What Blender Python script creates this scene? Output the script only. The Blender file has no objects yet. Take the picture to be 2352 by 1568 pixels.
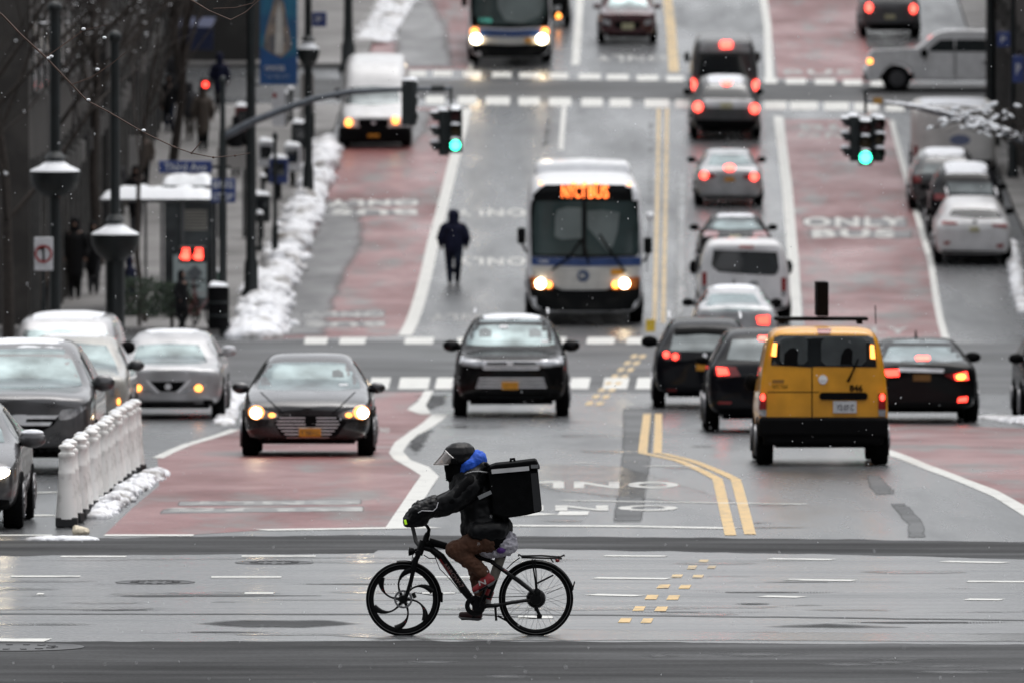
import bpy, bmesh, math, random
from math import radians as R, sin, cos, pi, atan, atan2, sqrt
from mathutils import Vector, Matrix, Quaternion, noise
from mathutils.bvhtree import BVHTree
from mathutils.geometry import delaunay_2d_cdt
random.seed(7)
S = bpy.context.scene
COL = S.collection

# ------------------------------------------------------------------ camera
PW, PH = 2352.0, 1568.0
F = 400.0 / 36.0 * PW
TH = math.atan(834.0 / F)
FW = Vector((0, cos(TH), -sin(TH))); UP = Vector((0, sin(TH), cos(TH)))
def at_depth(px, py, s, cz):
    D = F / s
    return Vector((0, 0, cz)) + D * (FW + Vector((1, 0, 0)) * (px - PW / 2) / F - UP * (py - PH / 2) / F)
CZ = -at_depth(PW / 2, 1458, 250, 0).z
CAM = Vector((0, 0, CZ))
cam = bpy.data.cameras.new('camera'); camo = bpy.data.objects.new('camera', cam); COL.objects.link(camo)
camo.location = CAM; camo.rotation_euler = (pi / 2 - TH, 0, 0)
cam.lens = 400; cam.sensor_width = 36; cam.clip_start = 1; cam.clip_end = 4000
cam.dof.use_dof = True; cam.dof.focus_distance = 104.4; cam.dof.aperture_fstop = 5.0
S.camera = camo

# ------------------------------------------------------------------ light
world = bpy.data.worlds.new('World'); S.world = world; world.use_nodes = True
nt = world.node_tree; bg = nt.nodes['Background']
sky = nt.nodes.new('ShaderNodeTexSky'); sky.sky_type = 'NISHITA'; sky.sun_disc = False
SUN_EL, SUN_AZ = R(76), R(40)
sky.sun_elevation = SUN_EL; sky.sun_rotation = SUN_AZ; sky.dust_density = 4; sky.air_density = 1.0; sky.ozone_density = 1
hs = nt.nodes.new('ShaderNodeHueSaturation'); hs.inputs['Saturation'].default_value = 0.16
nt.links.new(sky.outputs[0], hs.inputs['Color']); nt.links.new(hs.outputs[0], bg.inputs[0])
bg.inputs[1].default_value = 0.15
sl = bpy.data.lights.new('sun', 'SUN'); sl.energy = 0.5; sl.angle = R(70); sl.color = (1, .97, .93)
so = bpy.data.objects.new('sun', sl); COL.objects.link(so)
so.rotation_euler = (pi / 2 - SUN_EL, 0, pi - SUN_AZ)
S.view_settings.view_transform = 'Standard'; S.view_settings.look = 'None'
S.view_settings.exposure = 0.55; S.view_settings.gamma = 1
S.render.resolution_x = 1024; S.render.resolution_y = 682

# ------------------------------------------------------------------ terrain profile
TAB = [(1568, 269), (1458, 250), (1225, 206), (1062, 171), (960, 137), (750, 103), (640, 94.3), (475, 86),
       (325, 79.7), (150, 73.4), (0, 68.4), (-60, 66.6)]
KN = [at_depth(PW / 2, y, s, CZ) for y, s in TAB]
KN = [(p.y, p.z) for p in KN]
KN[0] = (KN[0][0], KN[1][1]); KN = [(40, KN[0][1])] + KN
ye, ze = KN[-1]
KN += [(ye + 14, ze + .9), (ye + 40, ze + 1.6), (ye + 90, ze + 1.8), (3000, ze + 1.8)]
SL = []
for i in range(len(KN)):
    a = KN[max(i - 1, 0)]; b = KN[min(i + 1, len(KN) - 1)]
    SL.append((b[1] - a[1]) / (b[0] - a[0]))
SL[0] = SL[1] = 0; SL[-1] = SL[-2] = 0
def zt(y):
    if y <= KN[0][0]: return KN[0][1]
    if y >= KN[-1][0]: return KN[-1][1]
    for i in range(len(KN) - 1):
        if y <= KN[i + 1][0]:
            (y0, z0), (y1, z1) = KN[i], KN[i + 1]; h = y1 - y0; t = (y - y0) / h
            return ((2*t**3 - 3*t*t + 1) * z0 + (t**3 - 2*t*t + t) * h * SL[i] + (-2*t**3 + 3*t*t) * z1 + (t**3 - t*t) * h * SL[i + 1])
def slope(y): return (zt(y + .5) - zt(y - .5))
def ray(px, py): return FW + Vector((1, 0, 0)) * ((px - PW / 2) / F) - UP * ((py - PH / 2) / F)
def G(px, py, dz=0):
    """pixel of the photograph -> point of the road surface there"""
    d = ray(px, py); t = 60.0
    while t < 520:
        p = CAM + d * t
        if p.z < zt(p.y) + dz: break
        t += 1.0
    a, b = t - 1, t
    for _ in range(30):
        m = (a + b) / 2; p = CAM + d * m
        if p.z < zt(p.y) + dz: b = m
        else: a = m
    p = CAM + d * b
    return Vector((p.x, p.y, zt(p.y) + dz))
def SC(py): return F / (G(PW / 2, py).y)      # px per metre at the ground row py

# ------------------------------------------------------------------ materials
MATS = {}
def M(name, col=(.5, .5, .5), rough=.5, metal=0., coat=0., var=.12, scale=5., emit=None, es=0., spec=.5, stretch=(1, 1, 1),
      bump=0., col2=None, t0=.45, t1=.6, rvar=.0, trans=0., bscale=None, detail=4, coatr=.05):
    if name in MATS: return MATS[name]
    m = bpy.data.materials.new(name); m.use_nodes = True; n = m.node_tree.nodes; l = m.node_tree.links
    p = n['Principled BSDF']
    p.inputs['Roughness'].default_value = rough; p.inputs['Metallic'].default_value = metal
    p.inputs['Coat Weight'].default_value = coat; p.inputs['Coat Roughness'].default_value = coatr
    p.inputs['Specular IOR Level'].default_value = spec
    p.inputs['Transmission Weight'].default_value = trans
    tc = n.new('ShaderNodeTexCoord'); mp = n.new('ShaderNodeMapping'); mp.inputs['Scale'].default_value = stretch
    nz = n.new('ShaderNodeTexNoise'); nz.inputs['Scale'].default_value = scale; nz.inputs['Detail'].default_value = detail
    l.new(tc.outputs['Object'], mp.inputs[0]); l.new(mp.outputs[0], nz.inputs['Vector'])
    rp = n.new('ShaderNodeValToRGB')
    if col2 is None:
        c0 = tuple(max(0, c * (1 - var)) for c in col); c1 = tuple(c * (1 + var) for c in col)
        rp.color_ramp.elements[0].position = .3; rp.color_ramp.elements[1].position = .7
    else:
        c0, c1 = col, col2
        rp.color_ramp.elements[0].position = t0; rp.color_ramp.elements[1].position = t1
    rp.color_ramp.elements[0].color = (*c0, 1); rp.color_ramp.elements[1].color = (*c1, 1)
    l.new(nz.outputs[0], rp.inputs[0]); l.new(rp.outputs[0], p.inputs['Base Color'])
    if rvar:
        mr = n.new('ShaderNodeMapRange'); mr.inputs[1].default_value = .35; mr.inputs[2].default_value = .65
        mr.inputs[3].default_value = max(.02, rough - rvar); mr.inputs[4].default_value = min(1, rough + rvar)
        l.new(nz.outputs[0], mr.inputs[0]); l.new(mr.outputs[0], p.inputs['Roughness'])
    if bump:
        bn = n.new('ShaderNodeBump'); bn.inputs['Strength'].default_value = min(1, bump); bn.inputs['Distance'].default_value = .02
        n2 = n.new('ShaderNodeTexNoise'); n2.inputs['Scale'].default_value = bscale or scale * 3; n2.inputs['Detail'].default_value = 5
        l.new(mp.outputs[0], n2.inputs['Vector']); l.new(n2.outputs[0], bn.inputs['Height']); l.new(bn.outputs[0], p.inputs['Normal'])
    if emit:
        p.inputs['Emission Color'].default_value = (*emit, 1); p.inputs['Emission Strength'].default_value = es
    MATS[name] = m
    return m

def asphalt(name, c_lo, c_hi, r_lo, r_hi, sx, sy, seed=0., fine=.35, spec=.5, wear=None):
    """wet asphalt: long damp streaks, small stains and a fine grain"""
    m = bpy.data.materials.new(name); m.use_nodes = True; n = m.node_tree.nodes; l = m.node_tree.links
    p = n['Principled BSDF']; tc = n.new('ShaderNodeTexCoord'); p.inputs['Specular IOR Level'].default_value = spec
    def nz(scx, scy, sc, det, off=0):
        mp = n.new('ShaderNodeMapping'); mp.inputs['Scale'].default_value = (scx, scy, 1); mp.inputs['Location'].default_value = (seed + off, seed * 2 + off, 0)
        t = n.new('ShaderNodeTexNoise'); t.inputs['Scale'].default_value = sc; t.inputs['Detail'].default_value = det; t.inputs['Roughness'].default_value = .6
        l.new(tc.outputs['Object'], mp.inputs[0]); l.new(mp.outputs[0], t.inputs['Vector']); return t
    a = nz(sx, sy, 1, 6); b = nz(sx * .35, sy * .35, 1, 3, 11); c = nz(1, 1, 22, 8, 5)
    add = n.new('ShaderNodeMath'); add.operation = 'ADD'; l.new(a.outputs[0], add.inputs[0]); l.new(b.outputs[0], add.inputs[1])
    hf = n.new('ShaderNodeMapRange'); hf.inputs[1].default_value = .72; hf.inputs[2].default_value = 1.28; l.new(add.outputs[0], hf.inputs[0])
    mx = n.new('ShaderNodeMix'); mx.data_type = 'RGBA'
    mx.inputs[6].default_value = (*c_lo, 1); mx.inputs[7].default_value = (*c_hi, 1); l.new(hf.outputs[0], mx.inputs[0])
    gr = n.new('ShaderNodeMapRange'); gr.inputs[1].default_value = .3; gr.inputs[2].default_value = .7
    gr.inputs[3].default_value = 1 - fine; gr.inputs[4].default_value = 1 + fine; l.new(c.outputs[0], gr.inputs[0])
    mu = n.new('ShaderNodeMix'); mu.data_type = 'RGBA'; mu.blend_type = 'MULTIPLY'; mu.inputs[0].default_value = 1
    l.new(mx.outputs[2], mu.inputs[6]); l.new(gr.outputs[0], mu.inputs[7]); 
    if wear:
        wn = nz(.9, .16, wear[1], 8, 71); wr = n.new('ShaderNodeMapRange'); wr.inputs[1].default_value = wear[2]; wr.inputs[2].default_value = wear[3]; l.new(wn.outputs[0], wr.inputs[0])
        wm = n.new('ShaderNodeMix'); wm.data_type = 'RGBA'; wm.inputs[7].default_value = (*wear[0], 1); l.new(wr.outputs[0], wm.inputs[0]); l.new(mu.outputs[2], wm.inputs[6]); l.new(wm.outputs[2], p.inputs['Base Color'])
    else: l.new(mu.outputs[2], p.inputs['Base Color'])
    rr = n.new('ShaderNodeMapRange'); rr.inputs[3].default_value = r_hi; rr.inputs[4].default_value = r_lo
    l.new(hf.outputs[0], rr.inputs[0]); l.new(rr.outputs[0], p.inputs['Roughness'])
    bp = n.new('ShaderNodeBump'); bp.inputs['Strength'].default_value = .55; bp.inputs['Distance'].default_value = .006
    g = nz(1, 1, 38, 6, 3); l.new(g.outputs[0], bp.inputs['Height']); l.new(bp.outputs[0], p.inputs['Normal'])
    MATS[name] = m
    return m

# ------------------------------------------------------------------ mesh helpers
class MB:
    def __init__(s): s.v = []; s.f = []
    def add(s, vs, fs):
        o = len(s.v); s.v += [Vector(v) for v in vs]; s.f += [tuple(i + o for i in f) for f in fs]; return s
    def box(s, c, d, rot=None):
        c = Vector(c); x, y, z = (q / 2 for q in d)
        vs = [Vector(p) for p in ((-x,-y,-z),(x,-y,-z),(x,y,-z),(-x,y,-z),(-x,-y,z),(x,-y,z),(x,y,z),(-x,y,z))]
        if rot: vs = [rot @ v for v in vs]
        return s.add([c + v for v in vs], [(0,3,2,1),(4,5,6,7),(0,1,5,4),(1,2,6,5),(2,3,7,6),(3,0,4,7)])
    def tube(s, pts, rad, n=8, cap=True, sq=None):
        pts = [Vector(p) for p in pts]
        if not hasattr(rad, '__len__'): rad = [rad] * len(pts)
        vs = []; u = None
        for i, p in enumerate(pts):
            d = (pts[min(i + 1, len(pts) - 1)] - pts[max(i - 1, 0)])
            d = d.normalized() if d.length > 1e-9 else Vector((0, 0, 1))
            if u is None: u = d.orthogonal().normalized()
            u = (u - d * u.dot(d)); u = u.normalized() if u.length > 1e-6 else d.orthogonal().normalized()
            w = d.cross(u)
            for k in range(n):
                a = 2 * pi * k / n; vs.append(p + (u * cos(a) + w * sin(a)) * rad[i])
        fs = [(i*n + k, i*n + (k+1) % n, (i+1)*n + (k+1) % n, (i+1)*n + k) for i in range(len(pts) - 1) for k in range(n)]
        if cap: fs += [tuple(reversed(range(n))), tuple(range((len(pts)-1)*n, len(pts)*n))]
        return s.add(vs, fs)
    def lathe(s, prof, c=(0, 0, 0), axis='z', n=20, close=False):
        c = Vector(c); vs = []
        for r, h in prof:
            for k in range(n):
                a = 2 * pi * k / n; x, y = r * cos(a), r * sin(a)
                vs.append(c + (Vector((x, y, h)) if axis == 'z' else Vector((h, x, y)) if axis == 'x' else Vector((x, h, y))))
        m = len(prof); fs = []
        for i in range(m if close else m - 1):
            j = (i + 1) % m
            fs += [(i*n + k, i*n + (k+1) % n, j*n + (k+1) % n, j*n + k) for k in range(n)]
        if not close: fs += [tuple(reversed(range(n))), tuple(range((m-1)*n, m*n))]
        return s.add(vs, fs)
    def ball(s, c, r, n=10, m=7, rot=None):
        if not hasattr(r, '__len__'): r = (r, r, r)
        c = Vector(c); vs = []
        for i in range(1, m):
            t = pi * i / m
            for k in range(n):
                a = 2 * pi * k / n; v = Vector((r[0]*sin(t)*cos(a), r[1]*sin(t)*sin(a), r[2]*cos(t)))
                vs.append(c + (rot @ v if rot else v))
        for q in (1, -1):
            v = Vector((0, 0, r[2] * q)); vs.append(c + (rot @ v if rot else v))
        fs = [(i*n + k, (i+1)*n + k, (i+1)*n + (k+1) % n, i*n + (k+1) % n) for i in range(m - 2) for k in range(n)]
        tp = (m-1)*n; fs += [(tp, k, (k+1) % n) for k in range(n)]
        fs += [(tp + 1, (m-2)*n + (k+1) % n, (m-2)*n + k) for k in range(n)]
        return s.add(vs, fs)
    def prism(s, poly, a, b, plane='xz'):
        """polygon in a plane, extruded along the third axis from a to b"""
        g = {'xz': lambda p, t: (p[0], t, p[1]), 'yz': lambda p, t: (t, p[0], p[1]), 'xy': lambda p, t: (p[0], p[1], t)}[plane]
        n = len(poly)
        vs = [g(p, a) for p in poly] + [g(p, b) for p in poly]
        fs = [tuple(range(n)), tuple(reversed(range(n, 2*n)))] + [(i, i + n, (i+1) % n + n, (i+1) % n) for i in range(n)]
        return s.add(vs, fs)
    def caps(s, a, b, ra, rb, n=10):
        a, b = Vector(a), Vector(b); k = max(2, int((b - a).length / (min(ra, rb) * .45)) + 1)
        for i in range(k + 1):
            t = i / k; s.ball(a.lerp(b, t), ra + (rb - ra) * t, n, 7)
        return s
    def build(s, name, mat, parent=None, smooth=35, bevel=0, seg=2):
        me = bpy.data.meshes.new(name); me.from_pydata([tuple(v) for v in s.v], [], s.f)
        if len(s.v) < 1500 and smooth != 180.5:
            bm = bmesh.new(); bm.from_mesh(me); bmesh.ops.recalc_face_normals(bm, faces=bm.faces); bm.to_mesh(me); bm.free()
        return link(name, me, mat, parent, smooth, bevel, seg)
def link(name, me, mat, parent=None, smooth=35, bevel=0, seg=2):
    me.materials.clear(); me.materials.append(mat)
    if smooth:
        me.polygons.foreach_set('use_smooth', [True] * len(me.polygons)); me.set_sharp_from_angle(angle=R(smooth))
    o = bpy.data.objects.new(name, me); COL.objects.link(o)
    if parent: o.parent = parent
    if bevel:
        b = o.modifiers.new('bevel', 'BEVEL'); b.width = bevel; b.segments = seg; b.limit_method = 'ANGLE'; b.angle_limit = R(40)
    return o
def tag(o, label=None, cat=None, group=None, kind=None):
    if label: o['label'] = label
    if cat: o['category'] = cat
    if group: o['group'] = group
    if kind: o['kind'] = kind
    return o
def slope_rot(y, yaw=0): return Quaternion((1, 0, 0), atan(slope(y))).to_matrix().to_4x4() @ Matrix.Rotation(yaw, 4, 'Z')
def thing(name, label, cat, loc, yaw=0, group=None, tilt=False):
    o = bpy.data.objects.new(name, None); COL.objects.link(o); o.empty_display_size = .2
    loc = Vector(loc)
    m = Matrix.Translation(loc) @ (slope_rot(loc.y, yaw) if tilt else Matrix.Rotation(yaw, 4, 'Z'))
    o.matrix_world = m; tag(o, label, cat, group); return o
def apply_mods(o):
    dg = bpy.context.evaluated_depsgraph_get(); dg.update()
    me = bpy.data.meshes.new_from_object(o.evaluated_get(dg)); o.modifiers.clear()
    old = o.data; o.data = me; bpy.data.meshes.remove(old); return o
def blob(mb, name, mat, parent, voxel=.012, it=6, disp=0., dsize=.1, seed=0):
    o = mb.build(name, mat, parent, smooth=180.5)
    r = o.modifiers.new('r', 'REMESH'); r.mode = 'VOXEL'; r.voxel_size = voxel
    k = o.modifiers.new('s', 'SMOOTH'); k.iterations = it; k.factor = .5
    apply_mods(o)
    me = o.data
    if disp:
        nor = [v.normal.copy() for v in me.vertices]
        for v in me.vertices:
            p = v.co; n = noise.noise(Vector((p.x / dsize + seed, p.y / dsize, p.z / dsize))) + .5 * noise.noise(Vector((p.x / dsize * 2.3 + seed, p.y / dsize * 2.3, p.z / dsize * 2.3)))
            rd = 1 - abs(n) * 2.2
            v.co = p + nor[v.index] * disp * rd
    me.polygons.foreach_set('use_smooth', [True] * len(me.polygons)); return o
def tri(poly, step, ypts=None):
    """constrained triangulation of a 2D polygon with interior points"""
    n = len(poly); xs = [p[0] for p in poly]; ys = [p[1] for p in poly]; pts = []; sx, sy = step if hasattr(step, '__len__') else (step, step)
    for i in range(n):
        a, b = Vector(poly[i]), Vector(poly[(i + 1) % n]); k = max(1, int(max(abs(a.x - b.x) / sx, abs(a.y - b.y) / sy)))
        pts += [a.lerp(b, j / k) for j in range(k)]
    m = len(pts); y = min(ys) + sy / 2
    while y < max(ys):
        x = min(xs) + sx / 2
        while x < max(xs): pts.append(Vector((x, y))); x += sx
        y += sy
    r = delaunay_2d_cdt(pts, [], [list(range(m))], 1, 1e-6)
    return r[0], r[2]

# ------------------------------------------------------------------ sheets laid on the terrain
def sheet_mesh(mb, poly_xy, layer, raise_=0.):
    vs, fs = tri([(p[0], p[1]) for p in poly_xy], (6, 1.5))
    z = layer * .0012 + raise_
    mb.add([(v.x, v.y, zt(v.y) + z) for v in vs], fs)
def wob(pts, ax=0., ay=1.2, st=40, seed=0):
    o = []; n = len(pts)
    for i in range(n):
        a, b = Vector(pts[i]), Vector(pts[(i+1) % n]); k = max(1, int((b - a).length/st))
        for j in range(k):
            q = a.lerp(b, j/k); o.append((q.x + ax*noise.noise(Vector((q.x*.03, q.y*.1, seed))), q.y + ay*(noise.noise(Vector((q.x*.012, seed + 3, q.y*.03))) + .5*noise.noise(Vector((q.x*.06, seed + 7, 0))))))
    return o
def px_poly(pts): return [(g.x, g.y) for g in (G(*p) for p in pts)]
def sheet(name, polys, mat, layer, px=True):
    mb = MB()
    for p in polys: sheet_mesh(mb, px_poly(p) if px else p, layer)
    me = bpy.data.meshes.new(name); me.from_pydata([tuple(v) for v in mb.v], [], mb.f)
    bm = bmesh.new(); bm.from_mesh(me)
    for f in bm.faces:
        if f.normal.z < 0: f.normal_flip()
    bm.to_mesh(me); bm.free()
    return tag(link(name, me, mat, None, 0), kind='structure')
def soft_sheet(name, polys, matname, layer, fx=26, fy=5):
    """damp stain with a feathered outline"""
    key = matname + '_feathered'
    if key not in MATS:
        m = MATS[matname].copy(); m.name = key; n = m.node_tree.nodes; l = m.node_tree.links; p = n['Principled BSDF']; out = n['Material Output']
        at = n.new('ShaderNodeAttribute'); at.attribute_name = 'feather'; tb = n.new('ShaderNodeBsdfTransparent'); mx = n.new('ShaderNodeMixShader')
        tc = n.new('ShaderNodeTexCoord'); mp = n.new('ShaderNodeMapping'); mp.inputs['Scale'].default_value = (.8, .5, 1); nz = n.new('ShaderNodeTexNoise'); nz.inputs['Scale'].default_value = 1.3; nz.inputs['Detail'].default_value = 5
        l.new(tc.outputs['Object'], mp.inputs[0]); l.new(mp.outputs[0], nz.inputs['Vector'])
        ad = n.new('ShaderNodeMath'); ad.operation = 'ADD'; l.new(at.outputs['Fac'], ad.inputs[0]); l.new(nz.outputs[0], ad.inputs[1])
        mr = n.new('ShaderNodeMapRange'); mr.inputs[1].default_value = .74; mr.inputs[2].default_value = 1.35; l.new(ad.outputs[0], mr.inputs[0])
        l.new(mr.outputs[0], mx.inputs[0]); l.new(tb.outputs[0], mx.inputs[1]); l.new(p.outputs[0], mx.inputs[2]); l.new(mx.outputs[0], out.inputs[0]); MATS[key] = m
    V_, F_, A_ = [], [], []
    for poly in polys:
        vs, fs = tri(poly, (7, 2.2)); o = len(V_); n_ = len(poly)
        for v in vs:
            dm = 9.
            for i in range(n_):
                a = Vector((poly[i][0]/fx, poly[i][1]/fy)); b = Vector((poly[(i+1) % n_][0]/fx, poly[(i+1) % n_][1]/fy)); q = Vector((v.x/fx, v.y/fy)); t = max(0, min(1, (q - a).dot(b - a)/max(1e-9, (b - a).length_squared))); dm = min(dm, (q - a.lerp(b, t)).length)
            g = G(v.x, v.y); V_.append((g.x, g.y, zt(g.y) + layer*.0012)); A_.append(min(1, dm))
        F_ += [tuple(i + o for i in f) for f in fs]
    me = bpy.data.meshes.new(name); me.from_pydata(V_, [], F_); at = me.attributes.new('feather', 'FLOAT', 'POINT'); at.data.foreach_set('value', A_)
    return tag(link(name, me, MATS[key], None, 0), kind='structure')
def slab(name, poly, mat, h=.15):
    vs, fs = tri(poly, (6, 2)); mb = MB(); mb.add([(v.x, v.y, zt(v.y) + h) for v in vs], fs)
    n = len(poly); pts = []
    for i in range(n):
        a, b = Vector(poly[i]), Vector(poly[(i + 1) % n]); k = max(1, int((a - b).length / 2))
        pts += [a.lerp(b, j / k) for j in range(k)]
    m = len(pts); mb.add([(p.x, p.y, zt(p.y) + h) for p in pts] + [(p.x, p.y, zt(p.y) - .1) for p in pts], [(i, (i+1) % m, (i+1) % m + m, i + m) for i in range(m)])
    o = mb.build(name, mat, None, 20); return tag(o, kind='structure')

# ------------------------------------------------------------------ ground, roads, markings
asphalt('wet_avenue', (.06, .063, .067), (.18, .185, .19), .14, .32, .22, 1.6, 3, .45)
asphalt('wet_street', (.045, .048, .052), (.13, .135, .14), .16, .38, 1.1, .10, 9)
asphalt('new_asphalt', (.010, .0105, .0115), (.040, .041, .043), .52, .85, .25, 1.2, 21, .7, .22)
asphalt('trench', (.030, .032, .034), (.065, .068, .07), .4, .6, .4, .3, 51, .4, .35)
asphalt('slush', (.10, .095, .09), (.30, .29, .28), .4, .7, .8, .2, 41, .4)
asphalt('lane_worn', (.06, .06, .062), (.16, .155, .155), .3, .5, .8, .3, 44, .4)
asphalt('old_dark_asphalt', (.03, .032, .034), (.06, .062, .065), .4, .65, .3, .35, 5)
asphalt('damp_patch', (.014, .015, .016), (.035, .037, .039), .5, .75, .3, .6, 15, .4, .25)
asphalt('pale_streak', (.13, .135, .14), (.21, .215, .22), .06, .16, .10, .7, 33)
asphalt('red_paint', (.105, .022, .021), (.26, .085, .082), .26, .55, .55, .22, 27, .45, .5, ((.13, .115, .11), 1.1, .50, .66))
asphalt('pavement_concrete', (.09, .088, .085), (.24, .23, .225), .5, .7, .5, .5, 13, .2)
WHT = M('road_white', (.60, .60, .57), .5, var=.1, scale=3, col2=(.26, .26, .25), t0=.58, t1=.75, bump=.2)
WHT3 = M('road_white_scuffed', (.55, .55, .52), .5, col2=(.20, .19, .19), scale=3.5, t0=.5, t1=.66, bump=.2, detail=8)
WHT2 = M('road_white_worn', (.45, .45, .43), .5, col2=(.16, .16, .16), scale=4, t0=.42, t1=.62)
YEL = M('road_yellow', (.62, .42, .17), .5, col2=(.22, .18, .12), scale=7, t0=.52, t1=.68, detail=8)
YEL2 = M('road_yellow_worn', (.58, .42, .20), .5, col2=(.24, .20, .14), scale=3, t0=.48, t1=.66)
IRON = M('wet_iron', (.03, .03, .032), .4, .6, var=.4, scale=30)
SNOW = M('snow', (.80, .82, .86), .6, var=.06, scale=8, bump=.6, spec=.3)
DSNOW = M('dirty_snow', (.80, .81, .84), .65, col2=(.22, .20, .18), scale=1.4, t0=.51, t1=.70, bump=.6, detail=9, bscale=9)

mb = MB(); ys = [20 + 2 * i for i in range(235)] + [500, 560, 700, 900, 1300, 2000, 3000]
xs = [-900, -300, -100, -40, -20, -10, -5, 0, 5, 10, 20, 40, 100, 300, 900]
mb.add([(x, y, zt(y)) for y in ys for x in xs], [(j*15 + i, j*15 + i + 1, (j+1)*15 + i + 1, (j+1)*15 + i) for j in range(len(ys) - 1) for i in range(14)])
tag(mb.build('ground', MATS['wet_street'], None, 180), kind='structure')

Yn0, Yn1 = G(1176, 1475).y, G(1176, 1232).y            # near avenue
Ym0, Ym1 = G(1176, 897).y, G(1176, 772).y              # second avenue
Yf0, Yf1 = G(1176, 244).y, G(1176, 163).y              # third avenue
def band(p, q): return [p, q]
sheet('avenue', [wob([(-60, 1473), (1176, 1475), (2420, 1479), (2420, 1244), (1900, 1238), (1240, 1231), (800, 1229), (0, 1238), (-60, 1240)])], MATS['wet_avenue'], 1)
sheet('avenue_asphalt_strip', [wob([(-60, 1276), (400, 1273), (858, 1270), (868, 1263), (1240, 1260), (1450, 1264), (1750, 1270), (2050, 1275), (2420, 1285), (2420, 1246), (2100, 1240), (1500, 1233), (1240, 1231), (860, 1228), (400, 1232), (-60, 1241)], 0, 2.2, 30, 4)], MATS['new_asphalt'], 2)
sheet('foreground_road', [wob([(-60, 1600), (2420, 1600), (2420, 1480), (1900, 1478), (1500, 1474), (900, 1471), (-60, 1473)], 0, 2.5, 30, 9)], MATS['new_asphalt'], 2)
sheet('middle_avenue', [[(-60, 897), (2420, 905), (2420, 790), (1176, 782), (-60, 782)]], MATS['old_dark_asphalt'], 1)
sheet('upper_avenue', [[(300, 225), (2420, 238), (2420, 192), (300, 178)]], MATS['old_dark_asphalt'], 1)
soft_sheet('puddle_patch', [
    [(400, 1432), (560, 1420), (760, 1422), (860, 1432), (700, 1446), (560, 1444)],
    [(1700, 1438), (1900, 1428), (2100, 1436), (2120, 1444), (1950, 1447), (1780, 1444)],
    ], 'damp_patch', 3, 60, 9)
soft_sheet('trench_patch', [
    [(1425, 930), (1510, 930), (1498, 1060), (1488, 1130), (1478, 1205), (1402, 1205), (1416, 1120), (1424, 1040)],
], 'trench', 3, 12, 14)
soft_sheet('repair_patch', [
    [(1985, 1090), (2022, 1090), (2050, 1120), (2048, 1135), (2010, 1138), (1992, 1115)],
    [(2012, 1122), (2058, 1122), (2058, 1136), (2014, 1136)], [(2040, 1154), (2082, 1154), (2086, 1164), (2046, 1164)],
    [(2042, 1160), (2090, 1160), (2124, 1200), (2130, 1235), (2082, 1236), (2082, 1205)],
], 'trench', 3, 8, 3)
soft_sheet('damp_edge', [
    [(850, 905), (1036, 905), (1030, 930), (990, 945), (960, 935), (975, 912)],
    [(930, 1005), (1010, 975), (975, 1035), (955, 1050), (932, 1030)],
    [(1485, 280), (1506, 280), (1500, 500), (1482, 560)],
    [(1255, 240), (1275, 240), (1268, 330), (1252, 345), (1236, 345)],
], 'damp_patch', 3)
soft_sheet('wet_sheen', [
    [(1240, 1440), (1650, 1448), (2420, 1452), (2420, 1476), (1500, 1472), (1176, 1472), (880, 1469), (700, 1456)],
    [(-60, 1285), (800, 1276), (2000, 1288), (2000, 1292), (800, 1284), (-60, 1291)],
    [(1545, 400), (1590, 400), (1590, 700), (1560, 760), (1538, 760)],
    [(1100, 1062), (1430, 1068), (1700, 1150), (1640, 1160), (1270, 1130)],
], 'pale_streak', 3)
sheet('bus_lane_near', [[(240, 1227), (445, 1227), (600, 1217), (890, 1212), (927, 1150), (967, 1092), (905, 1055), (893, 1040), (907, 1015), (942, 990), (993, 951), (935, 938), (962, 915), (975, 900),
    (860, 900), (760, 925), (640, 958), (540, 987), (430, 1022), (362, 1052), (366, 1115), (300, 1170)]], MATS['red_paint'], 2)
sheet('bus_lane_left', [[(600, 779), (916, 771), (980, 560), (1030, 380), (1066, 250), (900, 246), (780, 350), (735, 450), (700, 560)]], MATS['red_paint'], 2)
sheet('bus_lane_left_upper', [[(800, 160), (1085, 160), (1110, -20), (1116, -40), (920, -40), (880, 60)]], MATS['red_paint'], 2)
sheet('bus_lane_right', [[(1848, 740), (1835, 600), (1818, 430), (1802, 275), (2046, 275), (2086, 430), (2136, 600), (2176, 783), (1850, 778)],
    [(1785, 180), (2000, 190), (1985, 60), (1960, -40), (1745, -40), (1770, 60)]], MATS['red_paint'], 2)
sheet('bus_lane_right_near', [[(2000, 972), (2440, 986), (2440, 1215), (2352, 1168), (2290, 1128), (2225, 1105), (2130, 1068), (2045, 1036), (1960, 1010)]], MATS['red_paint'], 2)
sheet('road_joint', [wob([(-60, 1408), (1200, 1409), (1860, 1416), (2420, 1424), (2420, 1426.5), (1860, 1418.5), (1200, 1411.5), (-60, 1410.5)], 0, .8, 40, 2)], MATS['trench'], 4)
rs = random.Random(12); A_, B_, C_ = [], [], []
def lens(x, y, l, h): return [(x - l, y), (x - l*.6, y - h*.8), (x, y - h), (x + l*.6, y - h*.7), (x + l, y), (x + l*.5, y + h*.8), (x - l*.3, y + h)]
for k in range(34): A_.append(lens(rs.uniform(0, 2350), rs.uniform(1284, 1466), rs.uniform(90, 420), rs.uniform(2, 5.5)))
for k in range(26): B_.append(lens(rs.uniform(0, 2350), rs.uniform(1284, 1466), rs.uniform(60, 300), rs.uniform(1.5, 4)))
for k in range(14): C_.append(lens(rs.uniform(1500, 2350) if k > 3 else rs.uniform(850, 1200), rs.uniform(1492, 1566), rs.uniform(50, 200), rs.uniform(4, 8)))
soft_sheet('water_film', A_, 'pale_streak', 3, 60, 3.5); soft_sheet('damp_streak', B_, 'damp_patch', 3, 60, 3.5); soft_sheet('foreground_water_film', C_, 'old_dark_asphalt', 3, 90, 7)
D_ = []
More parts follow.
